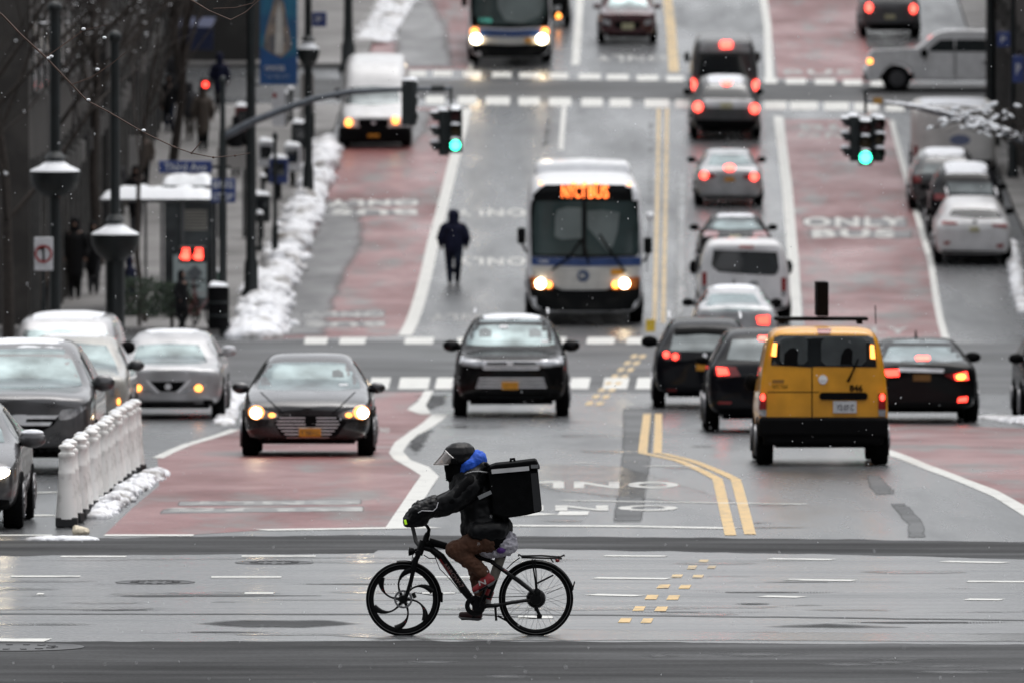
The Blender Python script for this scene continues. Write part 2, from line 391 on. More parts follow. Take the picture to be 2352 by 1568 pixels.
for k in range(22):
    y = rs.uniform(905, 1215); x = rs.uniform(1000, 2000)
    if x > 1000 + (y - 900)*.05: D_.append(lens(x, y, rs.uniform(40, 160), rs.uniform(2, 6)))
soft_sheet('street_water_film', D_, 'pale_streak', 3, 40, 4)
# dark rectangles under the lane words
soft_sheet('lane_word_patch', [[(405, 1150), (835, 1145), (835, 1160), (405, 1163)], [(370, 1168), (842, 1160), (838, 1175), (360, 1181)],
    [(745, 462), (968, 455), (966, 474), (745, 480)], [(745, 484), (966, 478), (962, 496), (742, 502)],
    [(690, 715), (890, 712), (886, 730), (686, 733)], [(690, 738), (892, 736), (886, 752), (684, 756)],
    [(1838, 500), (2085, 500), (2088, 524), (1842, 522)], [(1852, 527), (2098, 529), (2100, 550), (1856, 546)]], 'lane_worn', 4, 10, 3)
soft_sheet('lane_slush', [[(600, 779), (760, 774), (800, 650), (850, 560), (850, 480), (740, 450), (690, 560), (640, 680)], [(770, 345), (960, 340), (1000, 300), (1010, 250), (900, 246)], [(900, 160), (1060, 160), (1040, 60), (1000, -20), (925, -30), (880, 60)]], 'lane_worn', 3, 40, 12)
def strip(pts, w0, w1=None):
    """polygon of a painted line along a pixel path, width in metres"""
    P = [G(*p) for p in pts]; w1 = w1 or w0; n = len(P); L, Rr = [], []
    for i, p in enumerate(P):
        d = (P[min(i+1, n-1)] - P[max(i-1, 0)]); d.z = 0; d.normalize(); q = Vector((-d.y, d.x, 0)); w = (w0 + (w1 - w0) * i / max(1, n - 1)) / 2
        L.append((p.x + q.x * w, p.y + q.y * w)); Rr.append((p.x - q.x * w, p.y - q.y * w))
    return L + Rr[::-1]
def lines(name, specs, mat, layer=5): return sheet(name, [strip(*s) for s in specs], mat, layer, px=False)
sheet('lane_edge_line', [
    [(884, 1213), (945, 1213), (972, 1150), (1008, 1094), (985, 1072), (942, 1056), (926, 1037), (940, 1015), (960, 998), (1032, 951), (992, 951), (942, 990), (907, 1015), (893, 1040), (905, 1055), (967, 1092), (927, 1150)],
    [(975, 897), (996, 897), (978, 930), (990, 951), (965, 951), (935, 940), (960, 922)],
    [(2035, 1034), (2045, 1033), (2130, 1066), (2225, 1102), (2290, 1126), (2352, 1160), (2440, 1205), (2440, 1225), (2352, 1185), (2280, 1140), (2215, 1112), (2120, 1076), (2035, 1044)]], WHT, 5)
lines('lane_line', [
    ([(930, 771), (994, 560), (1040, 380), (1072, 250)], .30), ([(1828, 735), (1822, 600), (1808, 430), (1788, 268)], .28),
    ([(1750, -30), (1763, 60), (1768, 190)], .25), ([(2174, 783), (2138, 600), (2088, 430), (2048, 278)], .16), ([(362, 1052), (430, 1021), (540, 986)], .16),
    ([(1322, 150), (1332, 0), (1336, -40)], .25), ([(1288, 345), (1296, 245)], .14), ([(1080, 160), (1106, -30)], .14)], WHT)
lines('stop_line', [([(240, 1229), (445, 1229)], .5), ([(600, 1217), (1000, 1211)], .45), ([(1150, 1207), (1400, 1208), (1690, 1213)], .45),
    ([(1290, 1149), (1850, 1158)], .2), ([(0, 1229), (120, 1229)], .3), ([(1250, 1105), (1290, 1105)], .2)], WHT)
lines('centre_line', [
    ([(1678, 1229), (1662, 1160), (1648, 1100), (1622, 1086), (1560, 1058), (1500, 1045), (1476, 1040), (1480, 1000), (1486, 950)], .13),
    ([(1723, 1227), (1706, 1160), (1690, 1101), (1664, 1088), (1590, 1058), (1520, 1041)], .13), ([(1510, 1041), (1512, 1000), (1512, 950)], .12)], YEL)
lines('centre_line_far', [([(1503, 742), (1507, 600), (1510, 450), (1513, 250)], .10), ([(1523, 742), (1526, 600), (1529, 450), (1532, 250)], .10),
    ([(1554, 166), (1546, 60), (1534, -40)], .16), ([(1542, 166), (1535, 60), (1524, -40)], .16),
    *[([(a + (b - a)*t, 930 - 118*t), (a + (b - a)*(t + .07), 930 - 118*(t + .07))], .12) for a, b in ((1350, 1462), (1374, 1482)) for t in (0, .13, .26, .39, .52, .65, .78, .91)]], YEL2)
def C(k, x0, y0): return lambda pts: [((x0 + x / k) * .60246, (y0 + y / k) * .60246) for x, y in pts]
KX = C(1.568, 1500, 1700)
def rct(x0, x1, y0, y1): return [(x0, y0), (x1, y0), (x1, y1), (x0, y1)]
sheet('yellow_guide_dash', [KX([(a + 10, c), (b + 6, c), (b - 8, d), (a - 8, d)]) for a, b, c, d in
    [(1580,1650,828,850),(1710,1776,830,852),(1508,1580,890,917),(1638,1708,892,919),(1436,1502,958,985),(1566,1636,960,987),(1350,1420,1028,1055),(1484,1548,1030,1057)]], YEL, 5)
sheet('yellow_guide_dash_worn', [KX([(a + 6, c), (b + 6, c), (b - 6, d), (a - 6, d)]) for a, b, c, d in
    [(1664,1726,768,786),(1790,1850,770,788),(1826,1880,680,696),(1760,1810,714,736),(1880,1925,716,732)]], YEL2, 5)
lines('lane_dash', [([(a, y), (b, y + q)], w) for a, b, y, q, w in [(25,184,1323.5,0,.3),(485,646,1325,0,.3),(140,290,1278,0,.3),(555,725,1277,0,.3),(562,628,1362,0,.3),
    (-40,110,1469,1,.5),(1388,1530,1276,1,.3),(1366,1536,1327,2,.3),(1357,1470,1365,3,.3),(1768,1913,1283,2,.3),(1806,1962,1331,2,.3),(1750,1842,1369,2,.3),
    (2167,2310,1289,3,.3),(2222,2400,1335,1,.3),(2220,2302,1376,1,.3),(935,1090,1325,0,.25),(970,1045,1362,0,.25),(1190,1270,1417,0,.5),(85,101,1363.5,0,.3),
    (1480,1600,1070,1,.25),(1320,1370,1063,0,.2),(0,60,1122,-2,.25),(60,130,1132,-2,.25),(60,125,1184,-1,.4)]], WHT, 5)
bars = []
def bar(x0, x1, y0, y1, sk=0): bars.append([(x0 + sk, y0), (x1 + sk, y0), (x1 - sk, y1), (x0 - sk, y1)])
for a, b in ((720,765),(782,826),(850,895),(917,986),(1001,1060),(1080,1140),(1160,1222),(1240,1290),(1310,1354),(1386,1443),(1462,1500)): bar(a, b, 867, 893, 3)
for a, b in ((700,752),(780,840),(930,996),(1050,1110),(1150,1210),(1250,1300),(1348,1412),(1440,1500)): bar(a, b, 775, 790, 2)
for i, (a, b) in enumerate(((900,950),(978,1021),(1052,1095),(1116,1171),(1191,1240),(1261,1312),(1335,1384),(1401,1450),(1481,1537),(1551,1590),(1620,1670),(1690,1735),(1755,1806),(1815,1878),(1893,1949),(1963,2018),(2034,2077),(2095,2150))):
    bar(a, b, 221 + max(0, a - 1000) * .016, 240 + max(0, a - 1000) * .016)
for a, b in ((790,840),(860,912),(937,978),(995,1039),(1064,1105),(1130,1175),(1192,1240),(1262,1305),(1329,1379),(1394,1444),(1463,1512),(1531,1570),(1600,1645),(1755,1785),(1805,1851),(1872,1919),(1937,1980),(2000,2060)):
    bar(a, b, 163 + max(0, a - 1000) * .022, 176 + max(0, a - 1000) * .022)
sheet('crosswalk', bars, WHT, 5)
def word(txt, x0, x1, y0, y1, flip=False, mat=WHT3, layer=5, name='lane_word'):
    """painted word: font outlines stretched over a pixel box lying on the road"""
    cu = bpy.data.curves.new('t', 'FONT'); cu.body = txt; cu.resolution_u = 3; cu.space_character = 1.15; cu.offset = .035
    o = bpy.data.objects.new('t', cu); COL.objects.link(o)
    dg = bpy.context.evaluated_depsgraph_get(); me = bpy.data.meshes.new_from_object(o.evaluated_get(dg)); bpy.data.objects.remove(o)
    X = [v.co.x for v in me.vertices]; Y = [v.co.y for v in me.vertices]; ax, bx, ay, by = min(X), max(X), min(Y), max(Y)
    for v in me.vertices:
        u, w = (v.co.x - ax) / (bx - ax), (v.co.y - ay) / (by - ay)
        if flip: u, w = 1 - u, 1 - w
        g = G(x0 + (x1 - x0) * u, y1 + (y0 - y1) * w); v.co = (g.x, g.y, zt(g.y) + layer * .0012)
    return tag(link(name, me, mat, None, 0), kind='structure')
word('ONLY', 1117, 1560, 1106, 1121, True); word('ONLY', 1040, 1558, 1160, 1173, True)
sheet('lane_arrow', [[(1286, 1174), (1353, 1174), (1350, 1183), (1280, 1183)], [(1180, 1174), (1286, 1181), (1180, 1186)]], WHT, 5)
word('ONLY', 420, 825, 1151, 1159, True, WHT2); word('BUS', 380, 832, 1166, 1174, True, WHT2)
word('ONLY', 750, 962, 459, 474, True); word('BUS', 760, 958, 480, 494, True)
word('ONLY', 700, 884, 716, 729, True, WHT2); word('BUS', 702, 884, 739, 751, True, WHT2)
word('ONLY', 1845, 2080, 499, 522); word('BUS', 1866, 2056, 527, 547)
word('ONLY', 1870, 2090, 752, 767, False, WHT2)
word('ONLY', 1045, 1208, 480, 498, True); word('ONLY', 1045, 1208, 592, 610, True); word('ONLY', 985, 1150, 722, 736, True, WHT2)
word('ONLY', 1366, 1532, 128, 142, True, WHT2); word('ONLY', 1830, 2040, 305, 318, False, WHT2); word('BUS', 1840, 2030, 286, 300, False, WHT2)
word('BUS', 1800, 1960, 160, 172, False, WHT2); word('ONLY', 862, 895, 982, 994, True, WHT2)
for a, b, y, nm in ((270, 443, 1337, 0), (545, 715, 1292, 0), (-110, 185, 1486, 1)):
    g = G((a + b) / 2, y); r = (b - a) / 2 / SC(y)
    mb = MB(); mb.lathe([(r * 1.06, .002), (r * 1.06, .008), (r * .97, .010), (r * .95, .005), (r * .3, .005), (0.01, .006)], (g.x, g.y, g.z), n=40)
    for k in range(14):
        q = 2 * pi * k / 14; mb.box((g.x + r * .6 * cos(q), g.y + r * .6 * sin(q), g.z + .007), (.06, .05, .008), Matrix.Rotation(q, 3, 'Z'))
    tag(mb.build('manhole_cover', IRON), ['', ][0] or None)
    o = bpy.context.scene.collection.objects[-1]
    o['label'] = {270: 'round iron manhole cover in the avenue, second from the left', 545: 'round iron manhole cover just left of the front wheel of the bicycle', -110: 'manhole cover at the left edge of the dark foreground asphalt'}[a]
    o['category'] = 'manhole cover'; o['group'] = 'manhole covers in the near avenue'

# pavements
kerbL = [(-5.75, Ym1 + 1), (-5.75, 262), (-5.5, 300), (-5.1, Yf0 - 1)]
slab('pavement_left', [(-40, Ym1 + 1)] + kerbL + [(-40, Yf0 - 1)], MATS['pavement_concrete'])
slab('pavement_left_upper', [(-40, Yf1 + 1), (-4.6, Yf1 + 1), (-3.4, 430), (-40, 430)], MATS['pavement_concrete'])
slab('pavement_right', [(12.6, Ym1 + 1), (40, Ym1 + 1), (40, Yf0 - 1), (13.9, Yf0 - 1), (13.3, 300)], MATS['pavement_concrete'])
slab('pavement_right_upper', [(14.6, Yf1 + 1), (40, Yf1 + 1), (40, 430), (15.6, 430)], MATS['pavement_concrete'])
slab('pavement_near_left', [(-30, Yn1 + 1.5), (-7.4, Yn1 + 1.5), (-7.6, Ym0 - 2), (-30, Ym0 - 2)], MATS['pavement_concrete'])
slab('pavement_near_right', [(12.2, Yn1 + 1.5), (30, Yn1 + 1.5), (30, Ym0 - 2), (12.2, Ym0 - 2)], MATS['pavement_concrete'])

def snowbank(label, pts, w0, w1, h, base=0., seed=0, mat=DSNOW, dens=.12, name='snow_pile', fq=.35):
    P = [G(*p) for p in pts]; path = []
    for a, b in zip(P, P[1:]):
        k = max(1, int((b - a).length / dens))
        path += [a.lerp(b, j / k) for j in range(k)]
    path.append(P[-1]); n = len(path); L = sum((b - a).length for a, b in zip(P, P[1:])); rnd = random.Random(seed); m = MB()
    vx = max(.018, h*.11); cnt = int(L*max(w0, w1)*1.0/(h*h)*1.5) + 14
    for i in range(n - 1):
        a, b = path[i], path[i+1]; t = i/(n - 1); w = w0 + (w1 - w0)*t; c_ = (a + b)/2
        if i % max(1, int(.25*h/dens*4)) == 0: m.ball((c_.x, c_.y, zt(c_.y) + base), (w*.42, max(h, dens*4), h*.45), 10, 6)
    for i in range(cnt):
        t = rnd.random(); p = path[min(n - 1, int(t*n))]; w = w0 + (w1 - w0)*t; u = rnd.uniform(-1, 1)*rnd.uniform(.6, 1); e = min(1, 8*t + .3, 8*(1 - t) + .3)
        hill = .55 + .6*noise.noise(Vector((seed, p.y*fq, 0))) ; r = h*rnd.uniform(.22, .5)*(1.1 - .5*abs(u)); z = h*e*hill*(1 - u*u)*rnd.uniform(.3, 1)
        m.ball((p.x + u*w*.5, p.y + rnd.uniform(-h, h)*.5, zt(p.y) + base + max(0, z - r*.3)), (r*rnd.uniform(.8, 1.5), r*rnd.uniform(.8, 1.6), r*rnd.uniform(.6, 1)), 9, 6, Matrix.Rotation(rnd.uniform(0, 3), 3, 'Z') @ Matrix.Rotation(rnd.uniform(-.5, .5), 3, 'X'))
    o = blob(m, name, mat, None, vx, 1, h*.10, h*.35, seed)
    return tag(o, label, 'snow pile', None, 'stuff')
snowbank('long dirty ploughed snowbank heaped along the kerb beside the left bus lane', [(585, 776), (620, 660), (668, 560), (706, 470), (738, 380), (756, 330)], 1.45, .75, .55, .02, 1)
snowbank('snow heaped at the upper left kerb behind the white cargo van', [(850, 100), (895, 30), (925, -30)], 1.6, 1.6, .35, .02, 4)
snowbank('crusty snow ridge lying along the bases of the white posts', [(222, 1190), (262, 1160), (305, 1125), (345, 1100), (362, 1088)], .34, .38, .17, 0, 9, DSNOW, .05, fq=1.6)
snowbank('small dirty snow lump at the corner in front of the first white post', [(112, 1240), (150, 1240), (188, 1240)], .7, .6, .10, 0, 12, DSNOW, .02, fq=5)
snowbank('thin slush heap on the road between the silver crossover and the charcoal sedan', [(515, 975), (525, 930), (560, 895)], .35, .5, .12, 0, 15, DSNOW, .08)
snowbank('low slush strip on the ground at the right edge beyond the black sedan', [(2290, 960), (2400, 975)], .8, .8, .12, 0, 18, DSNOW, .08)
snowbank('snow ledge along the kerb beside the parked white crossover', [(2352, 720), (2334, 640), (2322, 560)], .35, .3, .22, .02, 22, DSNOW, .1)

# ------------------------------------------------------------------ vehicles
def paint(name, col, rough=.35, metal=.3, coat=.8, dirt=.25, spec=.5): return M('paint_' + name, col, rough, metal, coat, dirt, 3, rvar=.08, coatr=.04, spec=spec)
P_CHAR = paint('charcoal', (.031, .030, .032), .26, .6, .9); P_BLK = paint('black', (.003, .003, .0035), .6, 0, .40, .25, .06); P_BLK2 = paint('black_wet', (.003, .0035, .006), .6, 0, .45, .25, .06)
P_GREY = paint('warm_grey', (.095, .094, .098), .35, .6); P_SILV = paint('silver', (.42, .42, .43), .4, .45); P_WHT = paint('white', (.66, .66, .67), .45, 0, .5, .12)
P_YEL = paint('taxi_yellow', (.74, .33, .012), .4, 0, .6, .16); P_MAR = paint('maroon', (.05, .006, .010), .3, .3); P_CREAM = paint('cream', (.38, .37, .34), .4, .2)
P_DGREY = paint('dark_grey', (.04, .042, .045), .4, .4); P_MGREY = paint('mid_grey', (.065, .067, .07), .45, .2, .4)
TYRE = M('tyre_rubber', (.005, .005, .0055), .9, spec=.06, var=.3, scale=20); RIM = M('wheel_rim', (.22, .22, .23), .35, .9)
TRIM = M('black_trim', (.004, .004, .0045), .7, var=.2, spec=.08); CHROME = M('chrome', (.85, .85, .87), .35, .35)
GLASS = M('car_glass', (.24, .30, .305), .12, .58, .0, .62, 1.6, rvar=.05); DGLASS = M('dark_glass', (.012, .015, .017), .06, .0, 1, .3, 3)  # mottled pale tint of the car glass paints in sky and street reflections
SGLASS = M('side_glass', (.05, .06, .062), .08, .5); MGLASS = M('hazy_glass', (.11, .125, .13), .16, .5, 0, .3, 2.5)
HEAD = M('headlamp_lit', (1, .9, .7), emit=(1, .82, .55), es=17); GLOW = M('headlamp_halo_glow', (1, .5, .2), emit=(1, .34, .09), es=1.6); AMB = M('amber_lit', (1, .4, .1), emit=(1, .33, .06), es=3.2)
TAIL = M('tail_lit', (1, .1, .05), emit=(1, .045, .03), es=4); TAILD = M('tail_red', (.22, .008, .008), .25, coat=.6)
BRAKE = M('brake_lit', (1, .1, .08), emit=(1, .08, .055), es=3.6); TAILY = M('tail_yellow_lit', (1, .5, .1), emit=(1, .38, .05), es=4)
LAMPG = M('lamp_glass', (.45, .46, .48), .15, .6, .5, .4, 12); PLATE = M('plate_orange', (.62, .27, .02), .5, var=.2, scale=25)
PLATEW = M('plate_white', (.55, .56, .58), .5, var=.15, scale=30); PLATEY = M('plate_pale', (.40, .38, .24), .5); INK = M('plate_ink', (.03, .03, .05), .6)
LEDO = M('led_orange', (1, .3, .1), emit=(1, .16, .03), es=3.2)
MODEL = {
 'sedan': [(0,.82,.20,.40,.74,.455,.54,.48),(.022,.93,.15,.45,.87,.52,.62,.55),(.12,.985,.13,.50,.93,.59,.66,.62),(.22,1,.13,.55,.94,.64,.70,.67),
   (.28,1,.13,.57,.93,.66,.76,.69),(.43,1,.13,.58,.92,.67,.64,.975),(.55,1,.13,.58,.92,.67,.66,1.0),(.72,1,.13,.60,.92,.69,.64,.965),(.86,1,.13,.62,.92,.71,.70,.76),
   (.96,.96,.15,.62,.88,.70,.66,.735),(.99,.93,.17,.60,.84,.68,.62,.715),(1,.84,.25,.5,.74,.6,.5,.62)],
 'suv': [(0,.84,.22,.45,.78,.545,.6,.57),(.02,.94,.17,.50,.90,.585,.66,.615),(.10,.985,.14,.54,.93,.61,.68,.64),(.20,1,.14,.56,.94,.63,.72,.665),(.25,1,.14,.57,.93,.645,.78,.68),
   (.39,1,.14,.58,.92,.66,.70,.975),(.55,1,.14,.58,.92,.66,.70,1.0),(.80,1,.14,.6,.92,.67,.68,.98),(.91,1,.15,.6,.92,.67,.66,.94),(.965,.98,.16,.6,.90,.66,.76,.70),
   (.99,.95,.18,.55,.87,.62,.72,.66),(1,.88,.25,.45,.78,.52,.6,.55)],
 'van': [(0,.82,.20,.36,.76,.42,.55,.46),(.03,.93,.16,.40,.88,.47,.65,.51),(.13,.99,.15,.45,.95,.52,.72,.57),(.18,1,.15,.46,.96,.54,.80,.60),(.30,1,.15,.47,.97,.56,.80,.965),
   (.40,1,.15,.48,.975,.58,.82,.99),(.9,1,.15,.48,.975,.58,.83,1.0),(.965,1,.15,.48,.97,.58,.83,.985),(.99,.98,.15,.48,.96,.58,.82,.95),(1,.94,.17,.46,.92,.56,.78,.90)],
}
class Car:
    def __init__(s, model, W, H, L, cx, gy, paint, face, label, cat, name, yaw=0, group='vehicles on the street', wheelr=.33, over=None, base=None, prof=None, wheels=True, wcover=None):
        s.W, s.H, s.L = W, H, L
        s.root = thing(name, label, cat, base or G(cx, gy), yaw, group, True)
        s.Mi = s.root.matrix_world.inverted(); s.o = s.Mi @ CAM; s.face = face
        st = prof or MODEL[model]
        over = over if over is not None else (.19 * L if face == 'front' else .21 * L)
        rows = [(t * L, *r) for t, *r in st] if face == 'front' else [((1 - t) * L, *r) for t, *r in reversed(st)]
        vs, fs = [], []
        w = W / 2
        for y, wf, zb, zs, wbf, zbe, wtf, ztp in rows:
            ww = w * wf
            half = [(0, zb*H), (ww*.78, zb*H), (ww*.955, zb*H + .05*H), (ww, zb*H*.45 + zs*H*.55), (ww*.985, zs*H), (w*wbf, zbe*H), (w*wtf, ztp*H - .022*H), (w*wtf*.72, ztp*H - .004*H), (0, ztp*H)]
            vs += [(x, y - over, z) for x, z in half] + [(-x, y - over, z) for x, z in half[-2:0:-1]]
        n = 16
        for i in range(len(rows) - 1): fs += [(i*n + k, i*n + (k+1) % n, (i+1)*n + (k+1) % n, (i+1)*n + k) for k in range(n)]
        for e in (0, (len(rows) - 1) * n):
            fs.append((e, e+1, e+n-1)); fs += [(e+k, e+k+1, e+n-k-1, e+n-k) for k in range(1, 7)]; fs.append((e+7, e+8, e+9))
        s.body = MB().add(vs, fs).build('body', paint, s.root, 180)
        sub = s.body.modifiers.new('s', 'SUBSURF'); sub.levels = sub.render_levels = 2; apply_mods(s.body)
        s.body.data.polygons.foreach_set('use_smooth', [True] * len(s.body.data.polygons))
        s.bvh = BVHTree.FromPolygons([v.co for v in s.body.data.vertices], [p.vertices[:] for p in s.body.data.polygons])
        s.over = over; s.wb = L * .59
        if wheels:
            tw = .22 if H < 2.2 else .3
            for y in (0, s.wb):
                for q in (-1, 1):
                    wl = MB().lathe([(wheelr*.62, -tw/2), (wheelr*.95, -tw/2), (wheelr, -tw*.36), (wheelr, tw*.36), (wheelr*.95, tw/2), (wheelr*.62, tw/2)], (0, 0, 0), 'x', 22).build('wheel', TYRE, s.root)
                    wl.location = (q * (w - tw/2 + .006), y, wheelr)
                    rb = MB().lathe([(.03, .02), (wheelr*.25, .035), (wheelr*.58, .01), (wheelr*.63, .015), (wheelr*.63, -.03), (.03, -.03)], (q * tw/2 , 0, 0), 'x', 18)
                    for k in range(5):
                        a = 2*pi*k/5; rb.box((q*(tw/2 + .012), cos(a)*wheelr*.36, sin(a)*wheelr*.36), (.02, .05, wheelr*.55), Matrix.Rotation(-a + pi/2, 3, 'X'))
                    rb.build('rim', RIM, wl)
            MB().box((0, s.wb/2, H*.14 + .06), (W*.72, L*.86, .16)).build('underbody', TRIM, s.root)
    def hit(s, px, py):
        d = (s.Mi.to_3x3() @ ray(px, py)).normalized(); h = s.bvh.ray_cast(s.o, d)
        return (h[0], d) if h[0] else (None, d)
    def patch(s, name, pts, mat, off=.008, par=None, step=None, depth=.03):
        X = [p[0] for p in pts]; Y = [p[1] for p in pts]; c = Vector((sum(X)/len(X), sum(Y)/len(Y)))
        st = step or max(1.2, max(max(X)-min(X), max(Y)-min(Y)) / 16)
        v2, fs = tri(pts, st); n0 = len(v2); vs = []; dirs = []; last = None
        for v in v2:
            for k in range(26):
                q = Vector(v).lerp(c, k / 26); h, d = s.hit(*q)
                if h: break
            if not h: h = last or Vector((0, -s.over, .5))
            last = h; vs.append(h - d * off); dirs.append(d)
        e = {}
        for f in fs:
            for a, b in zip(f, f[1:] + f[:1]): e[(a, b)] = 1
        bd = [(a, b) for a, b in e if (b, a) not in e]
        vs2 = [vs[i] + dirs[i] * depth for i in range(n0)]
        mb = MB(); mb.add(vs, fs); mb.v += vs2; mb.f += [(b, a, a + n0, b + n0) for a, b in bd]
        return mb.build(name, mat, par or s.root, 30)
    def both(s, name, pts, mat, cx, **k): return s.patch(name, pts, mat, **k), s.patch(name, [(2*cx - x, y) for x, y in pts][::-1], mat, **k)
    def text(s, name, txt, x0, x1, y0, y1, mat, off=.03, thick=.0, par=None, shear=0):
        cu = bpy.data.curves.new('t', 'FONT'); cu.body = txt; cu.resolution_u = 2; cu.offset = thick
        o = bpy.data.objects.new('t', cu); COL.objects.link(o); dg = bpy.context.evaluated_depsgraph_get()
        me = bpy.data.meshes.new_from_object(o.evaluated_get(dg)); bpy.data.objects.remove(o)
        X = [v.co.x for v in me.vertices]; Y = [v.co.y for v in me.vertices]; ax, bx, ay, by = min(X), max(X), min(Y), max(Y)
        for v in me.vertices:
            px = x0 + (x1-x0)*(v.co.x-ax)/(bx-ax); py = y1 + (y0-y1)*(v.co.y-ay)/(by-ay) + shear*(px-x0)
            h, d = s.hit(px, py); v.co = (h if h else Vector((0, -s.over, .6))) - d*off
        return link(name, me, mat, par or s.root, 0)
    def mirrors(s, y, z, mat=None, w=.2, h=.14, out=.0, which=(-1, 1), snow=False):
        for q in which:
            x = q * (s.W/2 + .02 + out*.5)
            m = MB().ball((x, y, z), (w/2, .08, h/2), 12, 8).build('mirror', mat or TRIM, s.root, 60)
            MB().box((x - q*w*.55, y + .01, z - h*.3), (w*.7, .05, .035)).build('mirror_arm', TRIM, m)
            if snow: MB().ball((x, y, z + h*.36), (w*.42, .07, h*.2), 10, 6).build('snow', SNOW, m)
    def side_glass(s, t0, t1, z0, z1):
        """side windows: strips lying on the flanks, one each side"""
        for q in (-1, 1):
            vs = []; n = 10
            for i in range(n + 1):
                y = -s.over + s.L * (t0 + (t1 - t0) * i / n)
                for z in (z0, (z0 + z1)/2, z1 - .10 * s.H * (abs(i - n/2) / (n/2))**2):
                    h = None; zz = z
                    while not h and zz > .3:
                        h = s.bvh.ray_cast(Vector((q * 3, y, zz)), Vector((-q, 0, 0)))[0]
                        if h and abs(h.x) < s.W * .28: h = None
                        zz -= .04
                    vs.append((h or Vector((q*s.W*.45, y, z))) + Vector((q * .006, 0, 0)))
            fs = [(i*3 + k, i*3 + k + 1, i*3 + k + 4, i*3 + k + 3) for i in range(n) for k in range(2)]
            MB().add(vs, fs).build('side_window', SGLASS, s.root, 60)
    def roofsnow(s, t0, t1, wf, mat=SNOW, h=.03):
        n, m = 12, 10; vs = []
        for i in range(n + 1):
            y = -s.over + s.L * (t0 + (t1 - t0) * i / n)
            for k in range(m + 1):
                x = s.W/2 * wf * (k / m * 2 - 1); hh = s.bvh.ray_cast(Vector((x, y, 5)), Vector((0, 0, -1)))[0]
                e = min(1, 4 * i / n, 4 * (1 - i / n), 4 * k / m, 4 * (1 - k / m))
                vs.append((x, y, (hh.z if hh else s.H) - .01 + (h + .008) * e + .008 * noise.noise(Vector((x*5, y*5, 0)))))
        fs = [(i*(m+1) + k, i*(m+1) + k + 1, (i+1)*(m+1) + k + 1, (i+1)*(m+1) + k) for i in range(n) for k in range(m)]
        MB().add(vs, fs).build('snow', mat, s.root, 60)
def circ(x, y, rx, ry=None, n=18):
    ry = ry or rx; return [(x + rx*cos(2*pi*k/n), y + ry*sin(2*pi*k/n)) for k in range(n)]
def rrect(x0, x1, y0, y1, r=2):
    return [(x0+r, y0), (x1-r, y0), (x1, y0+r), (x1, y1-r), (x1-r, y1), (x0+r, y1), (x0, y1-r), (x0, y0+r)]
K5 = C(1.68, 850, 1150); K6 = C(1.4663, 2300, 1150); K3 = C(1.96, 1500, 500); KT = C(2.352, 2404, 600); K4 = C(2.352, 1800, 0); K2 = C(2.352, 900, 0); K8 = C(1.704, 0, 1180); KP = C(2.352, 2904, 0); KR = C(2.3515, 3104, 600)

# --- charcoal sedan with headlamps on
c = Car('sedan', 1.80, 1.42, 4.55, 707.3, 1046, P_CHAR, 'front', 'charcoal grey sedan with both headlights lit driving down the near red bus lane', 'car', 'sedan')
cx = 544
c.patch('windshield', K5([(268,398),(400,385),(700,385),(828,398),(862,480),(884,556),(720,566),(380,566),(222,556),(245,480)]), GLASS)
c.patch('grille', K5([(385,728),(735,728),(792,772),(735,850),(705,878),(410,878),(370,850),(325,772)]), TRIM, .006)
for k, (a, b) in enumerate(((360,728),(345,742),(340,762),(352,786),(372,812),(392,838),(405,864))):
    c.patch('grille_bar', K5([(a,b if 0 else 0)]) if 0 else K5([(a, 738+k*21), (1088-a, 738+k*21), (1088-a-4, 745+k*21), (a+4, 745+k*21)]), CHROME, .016)
c.patch('badge', K5([(528,728),(596,728),(600,770),(585,800),(540,800),(524,770)]), TRIM, .03)
pl = c.patch('plate', K5(rct(486, 628, 808, 866)), PLATE, .045); c.text('plate_number', 'T 7401 C', *[K5([(500, 0)])[0][0], K5([(614, 0)])[0][0]], K5([(0, 826)])[0][1], K5([(0, 850)])[0][1], INK, .055, 0, pl)
c.both('headlamp', K5([(155,660),(200,652),(260,690),(345,712),(352,735),(300,748),(215,748),(168,730)]), LAMPG, K5([(cx,0)])[0][0], off=.012)
c.both('headlamp_halo', K5(circ(214,706,52,44)), GLOW, K5([(cx+6,0)])[0][0], off=.02)  # emissive disc painting the orange halo around each lit headlamp
c.both('headlight', K5(circ(210,710,34)), HEAD, K5([(cx+10,0)])[0][0], off=.03)
c.both('indicator', K5(circ(313,724,22,14)), AMB, K5([(cx+16,0)])[0][0], off=.03)
c.patch('air_intake', K5([(235,902),(850,902),(870,925),(840,950),(250,950),(215,925)]), TRIM, .01)
c.both('fog_lamp_bezel', K5([(160,862),(180,895),(240,915),(300,918),(300,908),(240,900),(190,880),(170,855)]), CHROME, K5([(cx,0)])[0][0], off=.014)
c.mirrors(.62, .93, P_CHAR, .24, .16, .05); c.side_glass(.33, .82, .93, 1.30)
c.both('hood_crease', K5([(235,575),(246,575),(392,716),(384,720)]), TRIM, K5([(cx,0)])[0][0], off=.004)
c.patch('sticker', K5(rct(745,800,522,542)), PLATEW, .02); c.patch('cabin_shade_headrest', K5([(234,545),(244,482),(275,478),(300,510),(322,556)]), DGLASS, .016); c.patch('cabin_shade_headrest', K5([(700,440),(740,430),(770,450),(775,480),(700,480)]), MGLASS, .014)  # dark polygon in the left corner paints cabin shade onto the glass
MB().box((0, 1.35, 1.33), (.2, .03, .05)).build('inner_mirror', TRIM, c.root)

